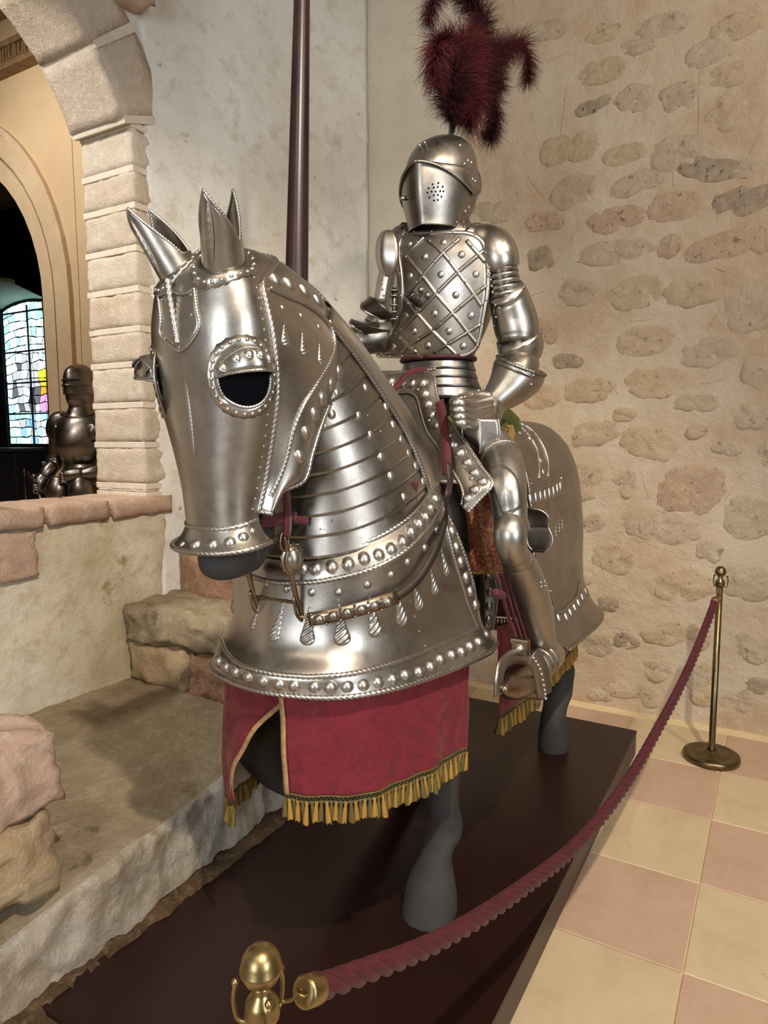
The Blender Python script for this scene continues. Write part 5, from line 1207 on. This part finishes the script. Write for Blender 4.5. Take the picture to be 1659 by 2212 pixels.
for s_, q in ((1, [(1002, 490), (1030, 482), (1046, 490), (1030, 497), (1010, 490), (985, 480), (1040, 500)]), (-1, [(892, 486), (870, 482), (866, 492), (882, 488), (896, 492)])):
    tube('point_lace', [tuple(at(x, y, 'Y', .13*s_)) for x, y in q], .0034, M_STEEL_D, kn, 6, k=5)
# left leg
LG = M_STEEL
cu, P, R = ptube('cuisse', [(1066, 968, 44, .33), (1083, 990, 43, .37), (1092, 1020, 43, .40), (1098, 1060, 40, .425), (1103, 1100, 36, .435), (1104, 1125, 34, .44)], M_STEEL_B, k=5)
ring_rope(P, R, 5, .0042, M_STEEL_B, kn)
CS = Surf.__new__(Surf); CS.ct = True; CS.D = np.array([v.co[:] for v in cu.data.vertices]).reshape(len(P), 18, 3); CS.n, CS.m = CS.D.shape[:2]; CS.normals()
patch_px(CS, c4([(632, 640), (700, 625), (775, 690), (800, 820), (790, 860), (712, 888), (690, 850), (660, 760), (632, 690)]), .002, 'thigh_plate', M_STEEL_B, kn, .002)
ptube('knee_lame', [(1103, 1116, 35, .44), (1104, 1126, 36, .442), (1104, 1136, 36, .444)], M_STEEL, k=3); ptube('knee_lame', [(1104, 1128, 36, .442), (1106, 1138, 38, .446), (1107, 1148, 38, .448)], M_STEEL, k=3)
ptube('knee_cop', [(1104, 1132, 35, .444), (1102, 1155, 36, .450), (1104, 1178, 34, .450), (1110, 1200, 31, .448)], M_STEEL_B, k=5)
ptube('knee_lame', [(1109, 1192, 32, .448), (1113, 1202, 33, .447), (1116, 1212, 32, .446)], M_STEEL, k=3)
WS = fsurf(lambda y, z: .62-.0*y, -.2, 1.2, .6, 1.8)
wg = px_rows(WS, [(1135, 1150, 1098), (1134, 1172, 1103), (1134, 1186, 1118), (1133, 1182, 1138), (1134, 1184, 1140), (1136, 1194, 1160), (1140, 1192, 1178), (1150, 1180, 1190)], 14, 3)
push(wg, lambda u, v: .020*v*(abs(2*u-1)**.8)-.004); wg.obj('knee_wing', M_STEEL, kn, .003, 0); tube('knee_wing_rim', edge_loop(wg), .004, M_STEEL, kn, 8)
o, P, R = ptube('greave', [(1117, 1205, 32, .446), (1130, 1240, 40, .44), (1146, 1290, 42, .432), (1162, 1345, 35, .425), (1174, 1390, 29, .42), (1180, 1412, 31, .42)], M_STEEL_B, k=5)
GV = Surf.__new__(Surf); GV.ct = True; GV.D = np.array([v.co[:] for v in o.data.vertices]).reshape(len(P), 18, 3); GV.n, GV.m = GV.D.shape[:2]; GV.normals()
rivets(GV, c4([(905, 1250), (925, 1245), (908, 1272), (928, 1268), (985, 1665), (1000, 1668)]), .0055, kn, M_STEEL_B)
for k in range(6):                               # sabaton lames from the ankle forward to the toe
    t = k/5; x = 1176-t*44; y = 1424+t*34; ptube('sabaton_lame', [(x+12, y-12, 33-2*t, .42), (x, y, 36-1*t, .425), (x-6, y+6, 36-1*t, .428)], M_STEEL, k=3)
ptube('sabaton_toe', [(1140, 1462, 35, .43), (1122, 1472, 36, .44), (1104, 1482, 30, .45), (1092, 1488, 18, .455), (1087, 1490, 6, .457)], M_BRONZED, k=5)
# right leg, on the far side of the horse
for nm, L in (('cuisse', [(.62, -.26, 1.58, .085), (.74, -.38, 1.46, .078), (.79, -.43, 1.33, .064)]), ('knee_cop', [(.79, -.43, 1.34, .066), (.81, -.45, 1.29, .07), (.78, -.45, 1.23, .058)]), ('greave', [(.78, -.45, 1.24, .056), (.70, -.43, 1.10, .07), (.60, -.42, .94, .052), (.56, -.42, .87, .054)]), ('sabaton', [(.56, -.42, .87, .056), (.62, -.43, .83, .058), (.70, -.44, .81, .05), (.75, -.44, .805, .02)])):
    tube(nm, [q[:3] for q in L], [q[3] for q in L], M_STEEL, kn, 16, k=4)
ptube('left_hip', [(980, 880, 44, .05), (1015, 925, 50, .18), (1050, 960, 48, .28)], M_STEEL_D, k=4).__getitem__(0).name = 'hip_plate'
tube('hip_plate', [(.5, -.05, 1.66), (.56, -.18, 1.62), (.63, -.27, 1.57)], [.08, .09, .085], M_STEEL_D, kn, 16, k=4)
# stirrup
sr = thing('stirrup', 'broad steel stirrup on red straps under the armoured foot', 'stirrup', (.6, .42, .8))
ST = fsurf(lambda y, z: .70, -.2, 1.2, .3, 1.6)
for x0_, x1_ in ((1072, 1120), (1082, 1132), (1092, 1142)):
    strap('stirrup_strap', [tuple(at(x0_, 1238, 'Y', .41)), tuple(at((x0_+x1_)/2-4, 1310, 'Y', .42)), tuple(at(x1_-4, 1392, 'Y', .43))], .011, M_LEATHER_R, sr, (1, 0, 0))
rope('strap_knot', [tuple(at(1078, 1276, 'Y', .425)+Vector((.03, 0, 0))), tuple(at(1094, 1282, 'Y', .43)+Vector((.03, 0, 0)))], .012, M_LEATHER_R, sr)
MBX = at(1124, 1400, 'Y', .45)
o = MB().box(MBX.x-.01, MBX.y-.028, MBX.z-.022, MBX.x+.012, MBX.y+.028, MBX.z+.03).build('stirrup_buckle', M_BRONZED, sr, False); bevel(o, .006, 2)
boss_at(MBX+Vector((.014, 0, 0)), (1, 0, 0), .014, sr, M_STEEL_B, name='buckle_stud')
arc = [(1090, 1490), (1092, 1450), (1102, 1420), (1124, 1408), (1150, 1415), (1166, 1440), (1172, 1480), (1174, 1506)]
strap('stirrup_bow', [tuple(at(x, y, 'Y', .45)+Vector((.05, 0, 0))) for x, y in arc], .042, M_STEEL_D, sr, (.2, 1, .1), .004)
pts = [tuple(at(x, y, 'Y', .50)) for x, y in ((1150, 1416), (1164, 1440), (1172, 1475), (1176, 1503))]
strap('stirrup_side', pts, .055, M_STEEL_D, sr, (.6, .8, 0), .004)
rivets_at([(Vector(p)+Vector((.02, .01, 0)), Vector((.6, .8, 0))) for p in cr(np.array(pts), 3)], .006, sr, M_STEEL_B)
MB().add(*tubegeo([tuple(at(1094, 1496, 'Y', .45)), tuple(at(1172, 1506, 'Y', .46))], .010, 8)).build('tread', M_BRONZED, sr)
# lance held upright in the right hand
ln = thing('lance', 'tall dark brown wooden lance held upright by the far gauntlet', 'lance', (1.0, -.36, 1.7))
M_LANCE = plain('dark_lance_wood', srgb(50, 28, 29), .34, 0, 0, 0, srgb(28, 20, 24), 5, .5)
a, b = at(652, 0, 'Y', -.36), at(641, 590, 'Y', -.36); d_ = b-a
tube('shaft', [tuple(a-d_*.9), tuple(a), tuple(b), tuple(b+d_*.35)], [12*depth(a)/FPX, 17.5*depth(a)/FPX, 25*depth(b)/FPX, 24*depth(b)/FPX], M_LANCE, ln, 20)
c = b+d_*.30; v, f = lathe([(.028, .10), (.05, .07), (.085, .0), (.088, -.006), (.05, .05), (.026, .08)], 20); obj('hand_guard', v, f, M_STEEL_D, ln, M=Matrix.Translation(c))
# ---------------------------------------------------------------- rope barrier
def stanchion(name, x, y, label, ang, s=1.0, mat=None, z0=0, simple=False):
    mat = mat or M_BRASS_D
    t = thing(name, label, 'stanchion', (x, y, z0)); T = Matrix.Translation((x, y, z0)) @ Matrix.Rotation(ang, 4, 'Z')
    def part(nm, prof, seg=28, m=None):
        v, f = lathe(prof, seg); return obj(nm, v, f, m or mat, t, M=T)
    part('base', [(.0, 0), (.124, 0), (.130, .005), (.132, .020), (.130, .030), (.124, .034), (.100, .032), (.094, .029), (.066, .031), (.060, .036), (.040, .039), (.034, .046), (.024, .052), (.0, .052)], 40)
    part('pole', [(.0, .045), (.023, .048), (.018, .062), (.0155, .085), (.0150, .880), (.0, .880)], 24)
    part('collar', [(.0, .876), (.0175, .876), (.0215, .881), (.0225, .888), (.0205, .894), (.0215, .898), (.0190, .905), (.0115, .914), (.0095, .919), (.0125, .925), (.0, .927)], 28)
    b = part('ball_top', [(.0, .924), (.012, .926), (.021, .933), (.0248, .942), (.0262, .944), (.0268, .947), (.0262, .950), (.0250, .952), (.0240, .959), (.0200, .967), (.0135, .973), (.0055, .976), (.0, .9765)], 32)
    if not simple:
        for k in (0, 1, 2):
            a = ang+k*2*PI/3; d = Vector((math.cos(a), math.sin(a), 0)); c = Vector((x, y, z0))
            hk = tube('hook', [tuple(c+d*.015+Vector((0, 0, .878))), tuple(c+d*.026+Vector((0, 0, .872))), tuple(c+d*.034+Vector((0, 0, .880))), tuple(c+d*.037+Vector((0, 0, .903))), tuple(c+d*.034+Vector((0, 0, .922)))], .0028, mat, t, 8, k=4)
            v, f = lathe([(.0, -.005), (.004, -.0035), (.0052, 0), (.004, .0035), (0, .005)], 12); obj('hook_knob', v, f, mat, hk, M=Matrix.Translation(c+d*.0335+Vector((0, 0, .925))))
    return t
NP = at(564, 2086, 'Z', .950); FP_ = Vector((-.896, .862, 0))
dv = Vector((FP_.x-NP.x, FP_.y-NP.y, 0)); an = math.atan2(dv.y, dv.x)
stanchion('stanchion', NP.x, NP.y, 'nearest brass rope post with a round ball top, cut by the bottom edge', an, mat=M_BRASS)
stanchion('stanchion', FP_.x, FP_.y, 'full length brass rope post standing on the tiles by the rubble wall', an+PI)
rb_ = thing('barrier_rope', 'thick twisted burgundy rope slung between both brass posts', 'rope', (.6, .7, .7))
M_ROPE = plain('burgundy_cord', srgb(78, 15, 25), .6, 0, 260, .35, srgb(62, 12, 20), 30, .4)
M_ROPE.node_tree.nodes['Principled BSDF'].inputs['Sheen Weight'].default_value = .06
nr_ = Vector((-dv.y, dv.x, 0)).normalized()
L = [(683, 2135), (740, 2116), (798, 2094), (860, 2071), (917, 2047), (978, 2015), (1037, 1981), (1133, 1915), (1227, 1842), (1301, 1763), (1367, 1670), (1413, 1590), (1460, 1502), (1497, 1423), (1525, 1353), (1544, 1302)]
RP_ = cr(np.array([tuple(atp(x, y, NP, nr_)) for x, y in L]), 8)
v, f = ropegeo(RP_, .0170, lobes=4, pitch=2.3, seg=32, rings=14, depth=.36); obj('cord', v, f, M_ROPE, rb_)
def end_cap(p, q):
    d = (Vector(q)-Vector(p)).normalized(); v, f = lathe([(0, -.003), (.014, -.003), (.0195, 0), (.0205, .002), (.0205, .028), (.0195, .030), (0, .030)], 26)
    M = basis(p, d); obj('end_cap', v, f, M_BRASS, rb_, M=M)
    rope('cap_loop', [tuple(M @ Vector((.008*math.cos(t), 0, -.004-.009*math.sin(t)))) for t in np.linspace(0, PI, 10)], .0022, M_BRASS, rb_, depth=.05)
    return d
p0 = Vector(RP_[0]); d0 = (p0-Vector(RP_[5])).normalized(); end_cap(p0+d0*.027, p0)
p1 = Vector(RP_[-1]); d1 = (p1-Vector(RP_[-6])).normalized(); end_cap(p1+d1*.027, p1)
for p, c in ((p0+d0*.038, NP), (p1+d1*.038, Vector((FP_.x, FP_.y, 0)))):
    h = Vector((c.x, c.y, .880))+(Vector((p.x, p.y, 0))-Vector((c.x, c.y, 0))).normalized()*.036
    rope('link', [tuple(h+Vector((0, 0, -.005))), tuple((h+p)/2+Vector((0, 0, -.006))), tuple(p)], .0022, M_BRASS, rb_, depth=.05)
# ---------------------------------------------------------------- stained glass window far behind the arch
win = bpy.data.objects.new('window_1', None); link(win); struct(win)
WX = -4.5; wy0, wy1, wz0, wz1 = -10.66, -9.30, 1.50, 3.62
M_LEAD = plain('lead_came', (.008, .010, .012), .6)
def emit(name, c, s):
    m, nt, b = nodes(name); b.inputs['Base Color'].default_value = (*[x*.4 for x in c], 1); b.inputs['Emission Color'].default_value = (*c, 1); b.inputs['Emission Strength'].default_value = s*1.5; b.inputs['Roughness'].default_value = .3; return m
GL = {k: emit('glass_'+k, c, s) for k, (c, s) in {'aqua': ((.62, 1, 1), 1.35), 'white': ((.9, 1, 1), 1.5), 'teal': ((.40, .86, .95), 1.05), 'blue': ((.30, .62, .95), .9), 'grey': ((.70, .74, .78), .75), 'dim': ((.25, .27, .30), .5), 'yellow': ((1, .80, .06), 1.1), 'orange': ((.95, .42, .05), .9), 'pink': ((.90, .40, .72), .9), 'green': ((.5, .95, .70), 1.1), 'dark': ((.05, .06, .08), .4)}.items()}
WT_ = lambda y: wz1+.25*math.sqrt(max(0, 1-((y-(wy0+wy1)/2)/.85)**2))
rg = random.Random(5); NX, NZ = 9, 17
gy = [[wy0+(wy1-wy0)*i/NX+(rg.uniform(-.035, .035) if 0 < i < NX else 0) for j in range(NZ+1)] for i in range(NX+1)]
gz_ = [[0]*(NZ+1) for _ in range(NX+1)]
for i in range(NX+1):
    for j in range(NZ+1):
        y = gy[i][j]; top = WT_(y); gz_[i][j] = wz0+(top-wz0)*j/NZ+(rg.uniform(-.03, .03) if 0 < j < NZ and j % 4 else 0)
def px_of(p):
    d = Vector(p)-CAM; q = d.dot(AF); return CX+FPX*d.dot(AR)/q, CY-FPX*d.dot(AU)/q
for i in range(NX):
    for j in range(NZ):
        C4 = [(gy[i][j], gz_[i][j]), (gy[i+1][j], gz_[i+1][j]), (gy[i+1][j+1], gz_[i+1][j+1]), (gy[i][j+1], gz_[i][j+1])]
        cy = sum(c[0] for c in C4)/4; cz = sum(c[1] for c in C4)/4; x, y = px_of((WX, cy, cz))
        k = rg.choice(['aqua', 'white', 'white', 'aqua', 'aqua', 'teal'])
        e = ((x-62)/27)**2+((y-828)/48)**2
        if e < 1: k = rg.choice(['grey', 'grey', 'white'])
        elif e < 1.5: k = rg.choice(['dim', 'grey'])
        if 88 < x < 112 and 795 < y < 852: k = 'yellow' if y < 838 else 'orange'
        if 84 < x < 112 and 855 < y < 882: k = 'pink'
        if 60 < x < 86 and 845 < y < 880: k = rg.choice(['dark', 'dim'])
        if y > 885 and rg.random() < .35: k = rg.choice(['blue', 'teal', 'green', 'grey'])
        g = .010; pts = []
        for (a, b) in C4: dy, dz = cy-a, cz-b; L_ = math.hypot(dy, dz); pts.append((WX+.012, a+dy/L_*g*1.4, b+dz/L_*g*1.4))
        m4 = [tuple((Vector(pts[q])+Vector(pts[(q+1) % 4]))/2+Vector((0, rg.uniform(-.008, .008), rg.uniform(-.008, .008)))) for q in range(4)]
        ring = [p for q in range(4) for p in (pts[q], m4[q])]
        obj('pane', ring+[(p[0]-.006, p[1], p[2]) for p in ring], [tuple(range(8)), tuple(range(15, 7, -1))]+[(q, q+8, (q+1) % 8+8, (q+1) % 8) for q in range(8)], GL[k], win, False)
n = 24; ys = np.linspace(wy0-.04, wy1+.04, n); v = [(WX, y, wz0-.04) for y in ys]+[(WX, y, WT_(y)+.05) for y in ys]
thick(obj('lead_lattice', v, [(i, i+1, n+i+1, n+i) for i in range(n-1)], M_LEAD, win, False), .01, 0)
mb = MB()
for k in (0, 4, 8, 12, 16.99):
    z = wz0+(wz1+.1-wz0)*k/NZ; mb.box(WX+.01, wy0, z-.013, WX+.03, wy1, z+.013)
mb.box(WX+.01, -9.98, wz0, WX+.03, -9.95, wz1+.2); mb.build('glazing_bar', M_LEAD, win, False)
# splayed reveal with the daylight tint put into its colour, dark room wall
M_REV = plain('daylight_tinted_reveal', srgb(198, 222, 206), .9)
v = []; ys = np.linspace(wy0, wy1, n)
for y in ys: v += [(WX+.02, y, WT_(y)+.04), (WX+.62, y-.0, WT_(y)+.20), (WX+.62, y, WT_(y)+.26)]
f = []
for i in range(n-1):
    a = 3*i; f += [(a, a+3, a+4, a+1), (a+1, a+4, a+5, a+2)]
obj('window_reveal', v, f, M_REV, win, True)
M_NIGHT = plain('unlit_room_shade', (.006, .004, .009), .95)  # the unlit room's darkness is put into a near-black wall colour
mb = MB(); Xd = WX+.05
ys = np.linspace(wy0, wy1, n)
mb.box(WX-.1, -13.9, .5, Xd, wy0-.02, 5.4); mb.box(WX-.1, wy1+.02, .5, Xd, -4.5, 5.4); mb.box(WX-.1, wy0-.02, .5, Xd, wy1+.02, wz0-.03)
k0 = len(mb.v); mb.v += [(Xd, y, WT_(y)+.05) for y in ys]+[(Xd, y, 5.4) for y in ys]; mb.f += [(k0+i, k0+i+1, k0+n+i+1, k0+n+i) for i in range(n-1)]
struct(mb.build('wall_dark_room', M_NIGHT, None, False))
M_DKG = plain('dark_cabinet', srgb(34, 34, 40), .5)
cab = thing('display_case', 'dark display case below the stained glass, far behind the arch', 'cabinet', (-3.2, -8.2, .5))
p = at(-10, 1060, 'X', -2.9); q = at(36, 1060, 'X', -2.9); z1 = at(20, 968, 'X', -2.9).z
bevel(MB().box(-3.3, p.y-.6, .5, -2.9, q.y, z1-.05).build('body', M_DKG, cab, False), .01); bevel(MB().box(-3.34, p.y-.6, z1-.05, -2.86, q.y+.03, z1).build('top', plain('case_top', srgb(52, 52, 58), .4), cab, False), .01)
bn = thing('wall_bench', 'low dark bench with pale top edge under the far window', 'bench', (-4.1, -9.4, .5))
z2 = at(70, 998, 'X', -4.1).z; y_0 = at(38, 998, 'X', -4.1).y
MB().box(-4.4, y_0, .5, -4.0, y_0+1.6, z2-.05).build('base', plain('bench_base', srgb(70, 60, 54), .8), bn, False); bevel(MB().box(-4.44, y_0-.02, z2-.05, -3.96, y_0+1.62, z2).build('seat', plain('bench_top', srgb(170, 160, 148), .5), bn, False), .01)
fs_ = at(57, 1085, 'X', -2.4); zt = at(57, 1010, 'X', -2.4).z
stanchion('stanchion', fs_.x, fs_.y, 'small dark rope post far behind the arch below the stained glass', 0, 1, M_BLACKSTEEL, zt-.99, True)
fr_ = thing('barrier_rope', 'thin dark rope hanging from the far post behind the arch', 'rope', (-2.3, -7, .9))
P = [tuple(at(x, y, 'X', X)) for x, y, X in ((60, 1020, -2.4), (72, 1040, -2.3), (92, 1060, -2.2), (112, 1074, -2.1), (128, 1072, -2.0))]
rope('cord', cr(np.array(P), 8), .018, M_ROPE, fr_, lobes=3, pitch=2)
# ---------------------------------------------------------------- the standing armour in the far room
fa = thing('standing_armour', 'dark full suit of armour with sallet helmet, standing behind the pier', 'armour', (-.95, -3.92, .5))
FD = Vector((.97, .243, 0)); FL = Vector((-.243, .97, 0)); FO_ = Vector((-.95, -3.92, 0))
def fl(f, l, z): return tuple(FO_+FD*f+FL*l+Vector((0, 0, z)))
def frings(L, n=20, pt=0):
    out = []
    for z, a, b, df in L:
        row = []
        for k in range(n):
            t = 2*PI*k/n; x = math.cos(t); x = x*(1-pt)+pt*(1-abs(math.sin(t))) if x > 0 else x
            row.append(fl(df+a*x, b*math.sin(t), z))
        out.append(row)
    return out
def fpart(name, L, mat, pt=0, th=.004, parent=None):
    s = Surf(frings(L, 20, pt), 4, 2, True)
    if s.N[s.n//2, 0].dot(np.array(FD[:])) < 0: s.N *= -1
    return s.obj(name, mat, parent or fa, th, 0)
MD = steel('dark_brown_steel', (.20, .175, .16), (.14, .12, .11), .26, .40)
ht = 2.20
hm_ = fpart('sallet', [(ht, .01, .01, 0), (ht-.012, .07, .055, 0), (ht-.05, .125, .095, 0), (ht-.11, .15, .115, 0), (ht-.17, .158, .122, -.005), (ht-.21, .165, .128, -.015), (ht-.245, .185, .140, -.035)], MD, .25)
sl = [fl(.158*math.cos(t)*(1-.25)+.25*.158*(1-abs(math.sin(t)))+.003, .124*math.sin(t), ht-.135) for t in np.linspace(-.75, .75, 14)]
tube('eye_slit_shade', sl, .006, M_DARK, hm_, 6); tube('visor_edge', [fl(.162*math.cos(t)*.75+.25*.162*(1-abs(math.sin(t)))+.002, .126*math.sin(t), ht-.175) for t in np.linspace(-1.4, 1.4, 18)], .006, MD, hm_, 6)  # dark tube on the helmet stands in for shade in the slit
fpart('bevor', [(ht-.23, .125, .10, .01), (ht-.29, .12, .095, .01), (ht-.34, .10, .09, .0), (ht-.40, .13, .13, -.01), (ht-.43, .15, .17, -.01)], MD, .2)
fpart('breastplate', [(ht-.40, .10, .13, -.01), (ht-.45, .15, .20, 0), (ht-.55, .19, .215, .01), (ht-.66, .20, .205, .02), (ht-.76, .165, .17, .01), (ht-.82, .13, .145, 0)], MD, .15)
for k in range(3): fpart('fauld_lame', [(ht-.80-.055*k, .135+.02*k, .15+.02*k, 0), (ht-.865-.055*k, .16+.02*k, .175+.02*k, 0)], MD)
for s in (-1, 1): 
    o = tube('tasset', [fl(.15, .10*s, ht-.92), fl(.175, .11*s, ht-1.02), fl(.16, .11*s, ht-1.12), fl(.15, .11*s, ht-1.17)], [.075, .10, .085, .02], MD, fa, 14, k=4)
fpart('skirt', [(ht-.93, .165, .20, 0), (ht-1.05, .18, .215, 0), (ht-1.16, .19, .22, 0)], plain('olive_skirt', srgb(98, 88, 52), .9, 0, 60, .3, srgb(70, 60, 34), 10))
ftube = lambda nm, L, mat=None, parent=None: tube(nm, [fl(*q[:3]) for q in L], [q[3] for q in L], mat or MD, parent or fa, 16, k=4)
for s in (-1, 1):
    ftube('pauldron', [(0, .15*s, ht-.42, .05), (0, .22*s, ht-.46, .085), (0, .25*s, ht-.54, .085), (0, .255*s, ht-.60, .065)])
    v, f = lathe([(.0, .018), (.05, .012), (.085, 0), (.0, -.004)], 18); v = [(x, y, z*(1+.25*math.cos(9*math.atan2(y, x)))) for x, y, z in v]
    obj('besagew', v, f, MD, fa, M=basis(fl(.11, .18*s, ht-.55), FD+FL*.3*s))
    ftube('upper_cannon', [(0, .25*s, ht-.57, .058), (0, .265*s, ht-.68, .06), (.01, .27*s, ht-.76, .055)])
    ftube('elbow_cop', [(.0, .27*s, ht-.74, .06), (.0, .285*s, ht-.79, .072), (.03, .27*s, ht-.84, .055)])
    ftube('leg_plate', [(0, .10*s, ht-1.1, .085), (.02, .11*s, ht-1.28, .078), (.03, .115*s, ht-1.36, .07), (.02, .115*s, ht-1.45, .066), (0, .115*s, ht-1.58, .05), (.02, .12*s, ht-1.66, .05), (.10, .13*s, ht-1.685, .03)])
ftube('forearm_plate', [(.03, -.27, ht-.82, .055), (.09, -.285, ht-.88, .058), (.13, -.295, ht-.93, .04)]); ftube('gauntlet', [(.12, -.29, ht-.91, .05), (.155, -.305, ht-.96, .055), (.17, -.31, ht-1.01, .045), (.17, -.31, ht-1.04, .025)])
ftube('forearm_plate', [(.03, .26, ht-.83, .055), (.12, .20, ht-.87, .058), (.19, .12, ht-.89, .04)]); g_ = ftube('gauntlet', [(.17, .13, ht-.88, .05), (.21, .06, ht-.89, .052), (.235, .01, ht-.90, .045)])
for k in range(4): ftube('finger_plate', [(.235, .03, ht-.88-.02*k, .014), (.255, -.005, ht-.885-.02*k, .014), (.24, -.03, ht-.90-.02*k, .012)], MD, g_)
for k in range(4): ftube('finger_plate', [(.17+.01*k, -.32, ht-.965-.018*k, .014), (.21, -.315, ht-.98-.018*k, .014), (.20, -.285, ht-.985-.018*k, .012)])
sw = thing('sword', 'slender sword held point down by the dark standing armour', 'sword', fl(.28, -.35, .6))
ftube('blade', [(.19, -.305, ht-1.02, .010), (.15, -.22, ht-1.36, .008), (.125, -.16, ht-1.60, .003)], M_STEEL, sw); ftube('grip', [(.195, -.32, ht-.93, .014), (.19, -.31, ht-1.03, .013)], M_BLACKSTEEL, sw)
tube('cross_guard', [fl(.11, -.36, ht-1.02), fl(.19, -.31, ht-1.03), fl(.27, -.27, ht-1.02)], .009, M_BLACKSTEEL, sw, 8); v, f = lathe([(0, -.02), (.018, -.012), (.022, 0), (.018, .012), (0, .02)], 14); obj('pommel', v, f, MD, sw, M=Matrix.Translation(fl(.197, -.324, ht-.905)))
